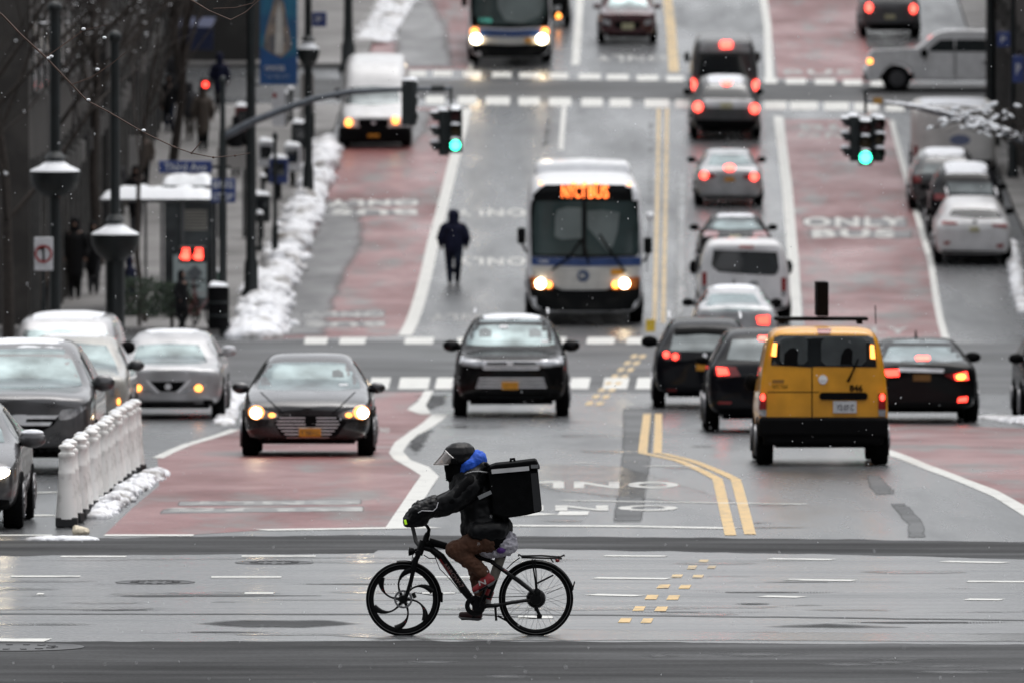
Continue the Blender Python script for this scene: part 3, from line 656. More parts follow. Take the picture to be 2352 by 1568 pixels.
# --- black suv facing
c = Car('suv', 1.93, 1.68, 4.9, 1174.6, 955, P_BLK, 'front', 'black suv with chrome grille and orange plate driving toward the camera in the centre', 'car', 'suv', wheelr=.37)
M5 = K5([(1847,0)])[0][0]
c.patch('windshield', K5([(1610,118),(1850,108),(2085,116),(2112,190),(2126,272),(1990,282),(1700,282),(1558,274),(1580,190)]), GLASS)
c.both('headlamp', K5([(1503,342),(1520,338),(1560,362),(1690,376),(1690,420),(1600,418),(1530,406),(1508,380)]), LAMPG, M5, off=.012)
for y0, y1 in ((374,386),(404,416),(422,434)): c.patch('grille_bar', K5([(1660,y0),(2034,y0),(2020,y1),(1674,y1)]), CHROME, .02)
c.patch('grille', K5([(1640,385),(2054,385),(2010,425),(1684,425)]), TRIM, .008)
c.patch('badge', K5(circ(1838,393,22,18)), CHROME, .035)
c.patch('lower_grille', K5([(1640,480),(2054,480),(2070,545),(2030,560),(1664,560),(1620,545)]), TRIM, .008)
for k in range(4): c.patch('grille_bar', K5([(1640-k*6, 484+k*19), (2054+k*6, 484+k*19), (2056+k*6, 493+k*19), (1638-k*6, 493+k*19)]), CHROME, .02)
pl = c.patch('plate', K5(rct(1785,1893,510,560)), PLATE, .05)
c.both('fog_lamp', K5(rrect(1530,1590,590,625,8)), TRIM, M5, off=.01); c.patch('skid_plate', K5([(1640,610),(2060,610),(2040,640),(1660,640)]), P_DGREY, .012)
c.patch('air_intake', K5([(1600,575),(2094,575),(2085,600),(1610,600)]), TRIM, .008)
c.mirrors(.85, 1.17, P_BLK, .30, .21, .06); c.side_glass(.30, .9, 1.12, 1.58)
c.patch('sticker', K5(rct(2040,2085,245,262)), PLATEW, .02); c.patch('cabin_shade_headrest', K5([(1640,180),(1680,165),(1720,185),(1720,225),(1640,225)]), MGLASS, .014); c.patch('cabin_shade_headrest', K5([(1960,180),(2000,165),(2040,185),(2040,225),(1960,225)]), MGLASS, .014); c.patch('inner_mirror', K5(rrect(1770,1826,150,172,6)), PLATEW, .02)
for q in (-1, 1): MB().tube([(q*.62, 1.15, 1.70), (q*.62, 1.3, 1.745), (q*.62, 3.4, 1.745), (q*.62, 3.6, 1.70)], .02).build('roof_rail', CHROME, c.root)
c.roofsnow(.40, .9, .6)

# --- yellow taxi van
VANR = [(0,.82,.20,.36,.76,.42,.55,.46),(.03,.93,.16,.40,.88,.47,.65,.51),(.13,.99,.15,.45,.95,.52,.72,.57),(.18,1,.15,.46,.96,.54,.80,.60),(.30,1,.15,.47,.965,.56,.80,.965),
   (.40,1,.15,.48,.97,.58,.83,.99),(.9,1,.15,.48,.97,.60,.85,1.0),(.965,1,.15,.48,.97,.60,.85,.99),(.992,.99,.15,.48,.96,.60,.84,.965),(1,.965,.16,.47,.94,.59,.80,.93)]
c = Car('van', 1.74, 1.85, 4.4, 1888, 1066, P_YEL, 'rear', 'yellow taxi van seen from behind with black bumper and rooftop sign', 'taxi', 'taxi_van', wheelr=.33, over=.75, prof=VANR)
T0 = c
c.patch('rear_window', K6([(955,188),(1510,190),(1520,240),(1528,366),(1180,362),(1165,366),(938,354),(945,240)]), DGLASS, .008)
for q in (rrect(988,1142,196,350,22), rrect(1218,1470,198,356,26)): c.patch('window_pane', K6(q), MGLASS, .016)
c.patch('passenger_shape', K6([(1010,350),(1012,290),(1040,262),(1065,255),(1090,275),(1085,330),(1090,350)]), TRIM, .02); c.patch('passenger_shape', K6([(1325,352),(1330,300),(1350,262),(1375,255),(1395,275),(1390,340),(1400,352)]), TRIM, .02)
c.patch('reflector', K6([(950,232),(970,232),(966,305),(940,302)]), AMB, .03); c.patch('reflector', K6([(1492,240),(1512,242),(1520,318),(1494,316)]), AMB, .03)
c.patch('brake_light', K6([(1195,150),(1275,150),(1268,180),(1202,180)]), TAILD, .02)
c.patch('door_seam', K6(rct(1164,1170,366,722)), TRIM, .005); c.patch('door_crease', K6(rct(918,1205,501,506)), TRIM, .003)
c.patch('badge', K6(circ(1228,433,25,27)), CHROME, .02); c.patch('badge_bar', K6(rct(1202,1254,428,438)), CHROME, .03)
c.patch('rear_handle', K6(rrect(1208,1478,505,546,12)), TRIM, .04)
c.text('number', '846', K6([(1376,0)])[0][0], K6([(1450,0)])[0][0], K6([(0,462)])[0][1], K6([(0,500)])[0][1], TRIM, .016, .035)
pl = c.patch('plate', K6(rct(1285,1416,553,620)), PLATEW, .035); c.text('plate_number', 'Y2 07 C', K6([(1305,0)])[0][0], K6([(1400,0)])[0][0], K6([(0,574)])[0][1], K6([(0,606)])[0][1], INK, .045, .01, pl)
c.patch('decal', K6(rct(945,1010,434,452)), M('decal_brown', (.30, .14, .02), .5), .01)
c.text('lettering', 'NYC TAXI', K6([(948,0)])[0][0], K6([(1030,0)])[0][0], K6([(0,464)])[0][1], K6([(0,484)])[0][1], TRIM, .012)
for a, b in ((868,912),(1537,1580)):
    tl = c.patch('tail_light', K6([(a,512),(b,512),(b,600),(a,600)]), TAILD, .02); c.patch('lit_lamp', K6(circ((a+b)/2+2,532,14,20)), TAIL, .035, tl)
    c.patch('reversing_lamp', K6([(a,602),(b,602),(b-2,640),(a+4,636)]), LAMPG, .02)
MB().box((0, -.735, .52), (1.72, .20, .26)).box((0, -.69, .36), (1.60, .2, .16)).build('bumper', TRIM, c.root, 35, .045)
MB().box((-.855, .0, .42), (.03, 1.0, .28)).box((.855, .0, .42), (.03, 1.0, .28)).build('side_sill', TRIM, c.root, 35, .02)
MB().tube([(.32, -.80, 1.12), (.36, -.82, 1.20), (.46, -.76, 1.42)], [.02, .014, .01]).build('wiper', TRIM, c.root)
MB().box((.03, 1.7, 1.92), (1.25, .9, .045)).box((-.5, 1.7, 1.885), (.06, .9, .07)).box((.55, 1.7, 1.885), (.06, .9, .07)).build('roof_rack', TRIM, c.root, 35, .01)
MB().box((.04, 1.7, 2.19), (.155, 1.3, .46)).build('rooftop_sign', TRIM, c.root, 35, .012)
MB().tube([(.80, 2.6, 1.84), (.80, 2.8, 2.08)], .008).build('antenna', TRIM, c.root)
c.mirrors(2.75, 1.05, TRIM, .18, .24); c.side_glass(.42, .92, 1.12, 1.62)

# --- black suv between wagon and taxi
c = Car('suv', 1.95, 1.66, 4.75, 1762, 991, P_BLK2, 'rear', 'black suv half hidden behind the left side of the yellow taxi', 'car', 'suv', wheelr=.38)
c.patch('rear_window', K6([(722,212),(900,208),(1080,212),(1100,318),(900,330),(690,322)]), MGLASS)
c.patch('brake_light', K6(rrect(866,930,190,215,5)), BRAKE, .03)
tl = c.patch('tail_light', K6([(628,358),(740,362),(768,412),(700,420),(622,408)]), TAILD, .012); c.patch('lit_lamp', K6([(632,364),(690,368),(704,405),(640,410)]), TAIL, .03, tl)
tl = c.patch('tail_light', K6([(1050,362),(1170,358),(1176,408),(1080,420),(1030,412)]), TAILD, .012)
c.patch('reflector', K6(rrect(640,718,556,570,4)), TAILD, .02); c.patch('bumper', K6([(600,600),(1190,600),(1180,680),(620,680)]), TRIM, .02)
c.patch('plate', K6(rct(850,950,430,475)), PLATE, .03); c.mirrors(3.2, 1.1); c.side_glass(.10, .68, 1.1, 1.5)

# --- black wagon with roof rails
c = Car('suv', 1.80, 1.56, 4.6, 1619, 935, P_BLK2, 'rear', 'black station wagon with silver roof rails and red tail lights left of the taxi', 'car', 'station_wagon', wheelr=.35, yaw=R(-.6))
c.patch('rear_window', K6([(395,178),(560,172),(680,180),(700,262),(560,280),(372,272)]), MGLASS)
for k, (a, b) in enumerate(((330,430),(700,790))):
    tl = c.patch('tail_light', K6([(a,278),(b,282),(b,322),(a+8,320)]), TAILD, .012)
    c.patch('lit_lamp', K6(circ(a+22 if k == 0 else b-22, 294, 18)), TAIL, .03, tl); c.patch('lit_lamp', K6(circ(a+72 if k == 0 else a+20, 306, 18)), TAIL, .03, tl)
c.patch('plate', K6([(520,346),(600,358),(600,386),(518,382)]), PLATE, .03); c.patch('badge', K6(circ(568,300,12)), CHROME, .02)
c.patch('reflector', K6(rrect(356,410,485,501,3)), TAILD, .02); c.patch('bumper', K6([(300,520),(780,520),(770,580),(310,580)]), TRIM, .02)
c.patch('spoiler', K6([(400,150),(560,145),(700,152),(690,176),(560,168),(396,176)]), TRIM, .06)
for q in (-1, 1): MB().tube([(q*.62, .3, 1.53), (q*.62, .4, 1.60), (q*.62, 2.3, 1.61), (q*.62, 2.5, 1.55)], .022).build('roof_rail', CHROME, c.root)
c.mirrors(3.0, 1.08, TRIM, .3, .2, .08); c.side_glass(.10, .68, 1.05, 1.42)

# --- black sedan right of the taxi
c = Car('sedan', 1.90, 1.40, 4.9, 2112, 969, P_BLK, 'rear', 'black sedan with chrome strip and lit tail lights to the right of the taxi', 'car', 'sedan', wheelr=.35)
c.patch('rear_window', K6([(1615,222),(1780,212),(1950,222),(2010,326),(1780,345),(1560,330)]), GLASS)
c.patch('brake_light', K6(rrect(1745,1826,300,326,8)), BRAKE, .03); c.patch('chrome_strip', K6([(1650,366),(1906,374),(1900,396),(1655,388)]), CHROME, .02)
tl = c.patch('tail_light', K6([(1905,408),(2035,380),(2045,438),(1960,438)]), TAILD, .012); c.patch('lit_lamp', K6([(1960,408),(2032,388),(2042,432),(1972,436)]), TAIL, .03, tl); c.patch('indicator', K6(circ(2000,418,26,16)), TAILY, .04, tl)
tl = c.patch('tail_light', K6([(1530,380),(1650,376),(1655,415),(1540,420)]), TAIL, .012)
c.patch('plate', K6(rct(1732,1830,405,442)), M('plate_dim', (.22, .10, .02), .5), .03); c.patch('reflector', K6([(1985,535),(2036,528),(2034,556),(1980,560)]), TAIL, .02)
c.patch('bumper', K6([(1560,600),(2010,600),(2000,640),(1580,640)]), TRIM, .02); c.mirrors(3.0, 1.02, TRIM, .28, .18, .06); c.side_glass(.18, .66, .98, 1.30)
MB().tube([(-.02, 1.1, 1.36), (-.02, 1.2, 1.5)], [.03, .008]).build('antenna', TRIM, c.root)

# --- silver sedan behind
c = Car('sedan', 1.74, 1.40, 4.6, 1688, 812, P_SILV, 'rear', 'silver sedan with snowy roof stopped just behind the two black cars', 'car', 'sedan')
c.patch('rear_window', KT([(720,1225),(900,1215),(1110,1225),(1200,1365),(900,1378),(650,1368)]), GLASS)
tl = c.patch('tail_light', KT([(1130,1430),(1245,1420),(1240,1500),(1145,1495)]), TAIL, .012)
c.patch('tail_light', KT([(610,1430),(680,1430),(690,1500),(620,1500)]), TAILD, .012); c.patch('plate', KT(rct(890,975,1470,1510)), PLATEW, .02)
c.mirrors(3.0, .98, TRIM, .26, .17, .06); c.roofsnow(.3, .5, .6, SNOW, .02); c.side_glass(.18, .66, .98, 1.30)
MB().tube([(0, 1.2, 1.40), (0, 1.35, 1.5)], [.03, .008]).build('antenna', TRIM, c.root)

# --- white van rear
c = Car('van', 2.06, 1.90, 5.2, 1709, 742, P_WHT, 'rear', 'white passenger van with wide dark rear window in the right hand queue', 'van', 'passenger_van', wheelr=.36, over=.9, prof=VANR)
c.patch('rear_window', KT([(745,830),(1315,850),(1332,990),(1318,1040),(1285,1060),(1030,1048),(790,1028),(740,990),(725,960)]), DGLASS)
c.patch('brake_light', KT([(975,788),(1105,792),(1105,820),(975,815)]), M('faded_red', (.45, .20, .19), .4), .02); c.patch('badge', KT(circ(1107,1130,44,20)), M('badge_grey', (.2, .21, .22), .4), .015)
for k, (a, b) in enumerate(((640,682),(1352,1396))):
    c.patch('tail_light', KT([(a,1030 + 50*k),(b,1030 + 50*k),(b,1150 + 50*k),(a,1150 + 50*k)]), TAILD, .015); c.patch('reversing_lamp', KT(rct(a, b, 1155 + 50*k, 1195 + 50*k)), LAMPG, .015)
c.patch('bumper', KT([(625,1330),(1395,1330),(1395,1440),(625,1440)]), TRIM, .02); c.mirrors(3.5, 1.15, TRIM, .17, .34, .09); c.side_glass(.1, .7, 1.2, 1.75)

# --- dark sedan, silver sedan, minivan, grey van
c = Car('sedan', 1.84, 1.45, 4.7, 1690, 632, P_BLK, 'rear', 'black sedan with dark red tail lights behind the white passenger van', 'car', 'sedan')
c.patch('rear_window', KT([(735,500),(900,470),(1110,490),(1180,640),(900,650),(695,630)]), GLASS); c.roofsnow(.32, .5, .6, SNOW, .02)
c.both('tail_light', KT([(650,655),(790,665),(780,712),(655,708)]), TAILD, 1690, off=.012); c.patch('plate', KT(rct(885,985,700,740)), PLATEY, .03)
c.mirrors(3.0, 1.0, TRIM, .26, .17, .06); MB().tube([(0, 1.2, 1.41), (0, 1.35, 1.5)], [.03, .008]).build('antenna', TRIM, c.root)
c = Car('sedan', 1.80, 1.44, 4.6, 1674, 470, P_SILV, 'rear', 'silver sedan with three lit brake lights and orange plate in the right queue', 'car', 'sedan')
c.patch('rear_window', KT([(740,-55),(900,-65),(1070,-55),(1110,70),(900,85),(690,70)]), GLASS); c.patch('brake_light', KT(circ(888,92,50,30)), BRAKE, .05)
for q in (0, 1):
    pt = [(620,130),(755,150),(765,178),(700,200),(622,198)]; pt = [(1772 - x, y + 8) for x, y in pt] if q else pt
    tl = c.patch('tail_light', KT(pt), TAILD, .012); c.patch('lit_lamp', KT(circ(1108 if q else 660, 176 if q else 162, 38, 36)), BRAKE, .04, tl)
c.patch('plate', KT(rct(842,934,182,216)), PLATE, .03); c.patch('bumper', KT([(600,350),(1160,350),(1160,410),(600,410)]), TRIM, .02)
c.mirrors(3.0, 1.0, TRIM, .26, .17, .06)
c = Car('suv', 2.0, 1.74, 5.0, 1666, 317, P_MGREY, 'rear', 'dark grey minivan with lit brake lights stopped near the upper crosswalk', 'car', 'minivan', wheelr=.36)
KD = lambda p: p
c.patch('rear_window', [(1618,194),(1724,194),(1730,226),(1614,224)], DGLASS); c.patch('hatch_band', [(1616,227),(1728,229),(1722,250),(1622,248)], P_SILV, .01); c.patch('brake_light', circ(1669,189,12,8), BRAKE, .06)
c.patch('lit_lamp', circ(1603,246,11,12), BRAKE, .06); c.patch('lit_lamp', circ(1733,250,11,12), BRAKE, .06); c.patch('plate', rct(1655,1682,236,250), PLATEY, .03)
c.patch('bumper', [(1598,275),(1738,277),(1734,306),(1602,304)], TRIM, .03); c.mirrors(3.2, 1.1, TRIM, .24, .2, .08); c.roofsnow(.03, .6, .6, SNOW, .03)
c = Car('van', 2.02, 2.05, 5.2, 1664, 240, P_MGREY, 'rear', 'tall grey van with tall dark rear window just ahead of the dark minivan', 'van', 'tall_van', over=.9, prof=VANR)
c.patch('rear_window', [(1608,124),(1722,126),(1728,178),(1602,176)], DGLASS); c.patch('roof_band', [(1608,98),(1722,98),(1724,120),(1606,120)], P_SILV, .01); c.patch('brake_light', rrect(1654,1682,94,112,4), BRAKE, .06)
c.patch('lit_lamp', circ(1591,195,9,14), BRAKE, .06); c.patch('lit_lamp', circ(1737,197,9,13), BRAKE, .06); c.mirrors(3.5, 1.15, TRIM, .17, .34, .09)

# --- maroon car facing, top
c = Car('suv', 1.86, 1.70, 4.6, 1441, 98, P_MAR, 'front', 'maroon suv coming down the hill at the top of the photo', 'car', 'suv')
c.patch('windshield', [(1408,-12),(1474,-12),(1490,16),(1394,16)], GLASS); c.patch('grille', [(1408,50),(1474,50),(1468,66),(1414,66)], TRIM); c.both('headlamp', [(1382,44),(1402,48),(1402,58),(1384,56)], LAMPG, 1441)
c.patch('plate', rct(1428,1456,54,68), PLATEY, .04); c.patch('chrome_strip', rct(1400,1482,86,92), CHROME, .02); c.mirrors(.85, 1.1, P_MAR, .24, .18, .06)
# --- dark car beside the upper bus
c = Car('suv', 1.85, 1.8, 4.6, 1232, 88, P_BLK, 'front', 'dark suv with one amber light partly hidden behind the upper bus', 'car', 'suv', base=G(1245, 60))
c.patch('windshield', [(1205,-60),(1270,-60),(1284,-26),(1196,-26)], GLASS); c.patch('indicator', circ(1283,40,6,10), AMB, .06); c.patch('headlamp', rct(1272,1288,12,24), LAMPG, .03); c.mirrors(.85, 1.1)
# --- grey suv top right
c = Car('suv', 1.92, 1.80, 4.8, 2044, 84, P_MGREY, 'rear', 'grey suv with two red tail lights driving away at the top right', 'car', 'suv', wheelr=.37)
c.patch('rear_window', [(1996,-34),(2094,-34),(2100,2),(1990,2)], DGLASS); c.patch('lit_lamp', circ(1996,18,8,11), BRAKE, .06); c.patch('lit_lamp', circ(2098,21,8,11), BRAKE, .06); c.patch('bumper', rct(1982,2108,54,74), TRIM, .03); c.patch('plate', rct(2032,2056,34,44), PLATEY, .03)
# --- right parked row
c = Car('suv', 1.90, 1.62, 4.8, 2233, 604, P_WHT, 'rear', 'white crossover parked at the right kerb, nearest of the parked row', 'car', 'crossover', yaw=R(-1.2), wheelr=.36, group='vehicles parked along the right kerb')
c.patch('rear_window', KR([(1240,466),(1420,462),(1636,474),(1690,538),(1450,550),(1210,518)]), DGLASS); c.patch('tail_light', KR([(1142,568),(1280,582),(1285,605),(1145,602)]), TAILD, .015); c.patch('tail_light', KR([(1590,600),(1728,600),(1730,635),(1600,622)]), TAILD, .015)
c.patch('plate', KR(rct(1395,1480,625,670)), PLATEY, .03); c.patch('reflector', KR([(1160,760),(1220,750),(1215,775),(1170,790)]), TAILD, .02); c.patch('reflector', KR([(1630,785),(1700,775),(1690,815),(1640,810)]), TAILD, .02)
c.patch('bumper', KR([(1110,835),(1740,850),(1730,910),(1120,895)]), TRIM, .03); c.patch('badge', KR(circ(1440,580,20,12)), TRIM, .02); c.mirrors(3.1, 1.1, TRIM, .24, .18, .06)
for q in (-1, 1): MB().tube([(q*.62, .3, 1.66), (q*.62, .5, 1.72), (q*.62, 2.6, 1.72), (q*.62, 2.8, 1.66)], .025).build('roof_rail', CHROME, c.root)
c = Car('suv', 1.95, 1.85, 4.8, 2218, 545, P_BLK2, 'rear', 'black suv with red tail light and snowy roof parked ahead of the white crossover', 'car', 'suv', yaw=R(-1.0), group='vehicles parked along the right kerb')
c.patch('rear_window', KR([(1190,225),(1590,232),(1600,335),(1215,320)]), MGLASS); c.patch('tail_light', KR([(1080,330),(1210,335),(1200,390),(1075,380)]), TAILD, .02); c.roofsnow(.05, .7, .66, SNOW, .05); c.mirrors(3.1, 1.1, TRIM, .24, .18, .06)
c = Car('suv', 1.9, 1.55, 4.8, 2170, 480, P_DGREY, 'rear', 'dark grey parked car with small red light further up the right kerb', 'car', 'crossover', yaw=R(-1.0), group='vehicles parked along the right kerb')
c.patch('rear_window', [(2126,378),(2205,378),(2213,398),(2118,398)], MGLASS); c.patch('tail_light', rct(2098,2116,404,420), TAILD, .02); c.roofsnow(.05, .7, .66, SNOW, .03)
BOXT = [(0,.80,.13,.30,.72,.34,.60,.40),(.02,.86,.12,.32,.80,.38,.70,.44),(.14,.88,.12,.34,.84,.42,.72,.62),(.2,.88,.12,.36,.86,.46,.74,.72),(.24,.88,.12,.36,.86,.46,.76,.76),(.25,1,.14,.40,1,.70,.99,.99),(.27,1,.14,.4,1,.7,.99,1),(.98,1,.14,.4,1,.7,.99,1),(1,.99,.14,.4,.99,.7,.98,.99)]
c = Car('van', 2.3, 2.05, 5.6, 2190, 408, M('paint_box_white', (.66, .65, .63), .6, var=.15, scale=2), 'rear', 'white box truck with faded oval emblem parked at the right kerb under snowy branches', 'truck', 'box_truck', yaw=R(-1.0), over=1.2, prof=BOXT, wheelr=.36, group='vehicles parked along the right kerb')
c.patch('emblem', [(x, y) for x, y in circ(2205, 322, 24, 12)], M('emblem_blue', (.16, .19, .30), .5), .01); c.patch('tail_light', rct(2098,2108,335,360), TAILD, .02); c.patch('bumper', rct(2110,2280,368,384), TRIM, .04); c.roofsnow(.02, .7, .9, SNOW, .06)
c = Car('suv', 1.9, 1.6, 4.7, 2474, 965, P_BLK, 'front', 'dark parked car cut by the right edge of the photo', 'car', 'suv'); c.mirrors(.3, 1.02, TRIM, .26, .18, .06); c.patch('headlamp', rct(2350,2370,868,884), LAMPG)

# --- left column
c = Car('suv', 2.0, 1.72, 5.1, 46, 1086, P_GREY, 'front', 'grey minivan with chrome grille bars in the left queue, cut by the photo edge', 'car', 'minivan', wheelr=.36, group='cars queued at the left')
m8 = K8([(132, 0)])[0][0]
c.patch('windshield', K8([(-200,262),(130,250),(420,256),(470,330),(515,430),(535,492),(400,508),(130,515),(-230,500),(-260,430)]), GLASS)
c.both('headlamp', K8([(372,690),(400,650),(560,622),(562,640),(480,700),(430,715),(390,716)]), LAMPG, m8, off=.012)
c.patch('grille', K8([(-120,690),(384,690),(350,745),(270,790),(-6,790),(-86,745)]), TRIM, .006)
for y0, a in ((684, 380), (728, 340)): c.patch('grille_bar', K8([(264 - a, y0), (a, y0), (a - 20, y0 + 24), (284 - a, y0 + 24)]), CHROME, .02)
c.patch('badge', K8([(92,680),(172,680),(176,700),(160,745),(104,745),(88,700)]), CHROME, .045); c.both('air_intake', K8([(425,860),(560,822),(562,860),(470,900),(430,900)]), TRIM, m8, off=.012)
c.patch('lower_lip', K8([(-240,900),(500,900),(520,930),(-260,930)]), TRIM, .02); c.patch('plate', K8(rct(60,205,800,872)), PLATEW, .03)
c.mirrors(.95, 1.15, P_GREY, .3, .22, .06); c.side_glass(.30, .9, 1.12, 1.55); c.roofsnow(.36, .9, .62, SNOW, .02)
c = Car('suv', 1.84, 1.58, 4.6, 165, 1000, P_CREAM, 'front', 'cream hatchback between the grey minivan and the silver crossover at the left', 'car', 'hatchback', group='cars queued at the left')
c.patch('windshield', K8([(250,235),(480,215),(690,232),(745,330),(775,420),(500,440),(180,425)]), GLASS); c.patch('indicator', K8(circ(772,595,10,22)), AMB, .02); c.mirrors(.85, 1.08, P_DGREY, .26, .18, .06)
c.roofsnow(.40, .9, .66, SNOW, .02); c.side_glass(.30, .9, 1.02, 1.42); c.patch('headlamp', K8([(700,500),(770,500),(780,560),(720,560)]), LAMPG, .012)
c = Car('van', 1.95, 1.76, 5.0, 148, 966, P_SILV, 'front', 'tall silver people carrier with snowy roof behind the queue at the left edge', 'car', 'people_carrier', group='cars queued at the left')
c.patch('windshield', K8([(110,135),(380,128),(690,138),(735,230),(765,330),(400,345),(40,330),(60,230)]), GLASS); c.mirrors(.9, 1.2, TRIM, .26, .22, .06); c.roofsnow(.28, .9, .7, SNOW, .04)
c = Car('suv', 1.84, 1.46, 4.65, 390, 960, P_SILV, 'front', 'silver crossover with black V shaped grille and amber lights at the left', 'car', 'crossover', wheelr=.36, group='cars queued at the left')
m9 = K8([(1092, 0)])[0][0]
c.patch('windshield', K8([(895,230),(1100,218),(1290,228),(1325,290),(1348,340),(1200,352),(960,352),(862,342),(875,290)]), GLASS)
c.patch('grille', K8([(975,466),(1205,466),(1180,500),(1140,530),(1040,530),(1000,500)]), TRIM, .008); c.both('grille_bar', K8([(940,452),(965,460),(1040,535),(1020,540),(960,480)]), CHROME, m9, off=.02)
c.patch('badge', K8(circ(1092,498,22,20)), CHROME, .03); c.both('headlamp', K8([(865,478),(900,470),(985,520),(1000,540),(940,530),(870,510)]), LAMPG, m9, off=.012); c.both('indicator', K8(circ(894,508,26,22)), AMB, m9, off=.03)
c.patch('air_intake', K8([(925,600),(1265,598),(1295,625),(1240,645),(950,645),(900,625)]), TRIM, .01); c.patch('lower_lip', K8([(880,650),(1310,648),(1300,664),(890,666)]), CHROME, .02); c.both('fog_lamp', K8(rrect(1320,1390,585,615,8)), TRIM, m9, off=.01)
c.mirrors(.75, 1.10, P_SILV, .26, .18, .06, snow=True); c.side_glass(.30, .9, 1.05, 1.45); c.roofsnow(.40, .9, .6, SNOW, .02)
c = Car('sedan', 1.84, 1.45, 4.7, -135, 1213, P_GREY, 'front', 'grey sedan with a glowing headlight cut by the lower left edge', 'car', 'sedan', group='cars queued at the left')
c.patch('headlamp', K8([(-20,1035),(20,1015),(68,1018),(70,1050),(40,1085),(-10,1105)]), LAMPG, .012); c.patch('headlight', K8([(-10,1050),(30,1032),(62,1040),(60,1066),(30,1088),(-8,1098)]), HEAD, .03)
c.patch('air_intake', K8([(-30,1230),(60,1235),(68,1290),(30,1340),(-30,1345)]), TRIM, .012); c.mirrors(.62, .99, P_GREY, .32, .2, .12, snow=True)
c.patch('windshield', K8([(-1050,700),(-400,690),(-60,700),(10,780),(30,860),(-400,880),(-1080,860)]), GLASS); c.side_glass(.33, .82, .95, 1.32)
MB().tube([(-.9, 1.1, 1.33), (-.9, 1.3, 1.5)], .01).build('antenna', TRIM, c.root)

# --- white cargo van upper left
CARGO = [(0,.80,.14,.30,.74,.34,.6,.37),(.02,.90,.12,.33,.84,.38,.68,.42),(.10,.97,.12,.36,.92,.43,.74,.48),(.15,1,.12,.38,.95,.46,.80,.52),(.25,1,.12,.38,.96,.50,.80,.78),(.29,1,.12,.38,.96,.52,.82,.88),(.36,1,.12,.38,.96,.55,.84,.97),(.45,1,.12,.38,.96,.58,.86,1),(.95,1,.12,.38,.97,.58,.86,1),(1,.96,.14,.38,.94,.58,.84,.97)]
c = Car('van', 2.06, 2.38, 5.9, 862, 336, P_WHT, 'front', 'white high roof cargo van with amber lights standing at the left kerb', 'van', 'cargo_van', prof=CARGO, wheelr=.37, over=1.0)
c.patch('windshield', K2([(985,790),(1220,770),(1450,785),(1462,860),(1470,925),(1220,948),(975,935),(968,860)]), MGLASS); c.patch('grille', K2([(1105,1068),(1360,1068),(1372,1110),(1350,1150),(1115,1150),(1092,1110)]), TRIM, .02)
c.patch('indicator', K2(circ(1008,1100,32,36)), AMB, .05); c.patch('indicator', K2(circ(1430,1080,28,34)), AMB, .05); c.patch('plate', K2(rct(1180,1285,1204,1246)), PLATE, .05)
c.patch('lower_grille', K2([(1000,1165),(1230,1175),(1480,1160),(1470,1185),(1010,1190)]), TRIM, .02); c.patch('badge', K2(circ(1232,1105,20,12)), CHROME, .04); c.mirrors(1.3, 1.4, TRIM, .2, .36, .1)
MB().box((0, -.86, .40), (1.98, .34, .46)).build('bumper', TRIM, c.root, 35, .08); c.patch('front_roof', K2([(960,640),(1480,640),(1480,735),(960,740)]), P_WHT, .006)

# --- pickup crossing at the upper right
pk = thing('pickup_truck', 'silver pickup truck with snow on it crossing the upper avenue at right', 'pickup truck', G(2061, 212), 0, 'vehicles on the street')
ps = SC(213)
def PKY(x, y): return ((x - 2061) / ps, (212 - y) / ps)
ux = lambda x: (2904 + x/2.352)*.60246; uy = lambda y: y/2.352*.60246
prof = [PKY(ux(a), uy(b)) for a, b in ((940,700),(945,560),(975,470),(1010,450),(1380,436),(1440,400),(1560,300),(1640,275),(1760,268),(2250,275),(2330,470),(3100,470),(3120,720))]
def arch(x, r, n=8): return [(x + r*cos(pi*k/n), .36 + r*sin(pi*k/n)) for k in range(n + 1)]
wb = 3.6
bz = PKY(0, uy(735))[1]
poly = prof + [(prof[-1][0], bz)] + arch(wb, .52) + arch(0, .52) + [(prof[0][0], bz)]
MB().prism(poly, 0, 1.95).build('body', P_WHT, pk, 30, .06, 3)
for nm, pts in (('side_window', [(1500,462),(1520,420),(1600,360),(1725,356),(1725,465)]), ('side_window', [(1740,465),(1740,356),(1990,358),(2180,362),(2230,465)])):
    for y in (-.008, 1.935): MB().prism([PKY(ux(a), uy(b)) for a, b in pts], y, y + .022).build(nm, SGLASS, pk, 0)
MB().prism([PKY(ux(a), uy(b)) for a, b in ((975,470),(1010,450),(1380,436),(1300,480),(1060,490))], -.006, .02).build('hood_flank', P_WHT, pk, 0, .01)
MB().box((prof[0][0] + .02, .97, .62), (.16, 1.95, .28)).build('bumper', CHROME, pk, 35, .05)
MB().box((prof[0][0] + .10, -.002, PKY(0, uy(552))[1]), (.15, .03, .15)).build('headlamp', AMB, pk, 35, .02)
for x in (0, wb):
    for y in (.1, 1.85):
        wl = MB().lathe([(.22, -.13), (.38, -.13), (.41, -.09), (.41, .09), (.38, .13), (.22, .13)], (x, y, .41), 'y', 24).build('wheel', TYRE, pk)
        MB().lathe([(.03, -.14), (.24, -.135), (.24, .135), (.03, .14)], (x, y, .41), 'y', 16).build('rim', M('dark_rim', (.07, .07, .075), .4, .8), wl)
MB().ball((PKY(ux(1455), 0)[0], -.14, PKY(0, uy(478))[1]), (.12, .14, .14)).build('mirror', TRIM, pk)
MB().box((1.2, .97, .45), (4.4, 1.6, .2)).build('underbody', TRIM, pk)
MB().add(*(lambda r: (r[0], r[1]))(([(PKY(ux(a), 0)[0], y, PKY(0, uy(b))[1] + .03) for a, b in ((1600,285),(1760,268),(2250,275)) for y in (.15, 1.8)], [(0,2,3,1),(2,4,5,3)]))).build('snow', SNOW, pk, 0)
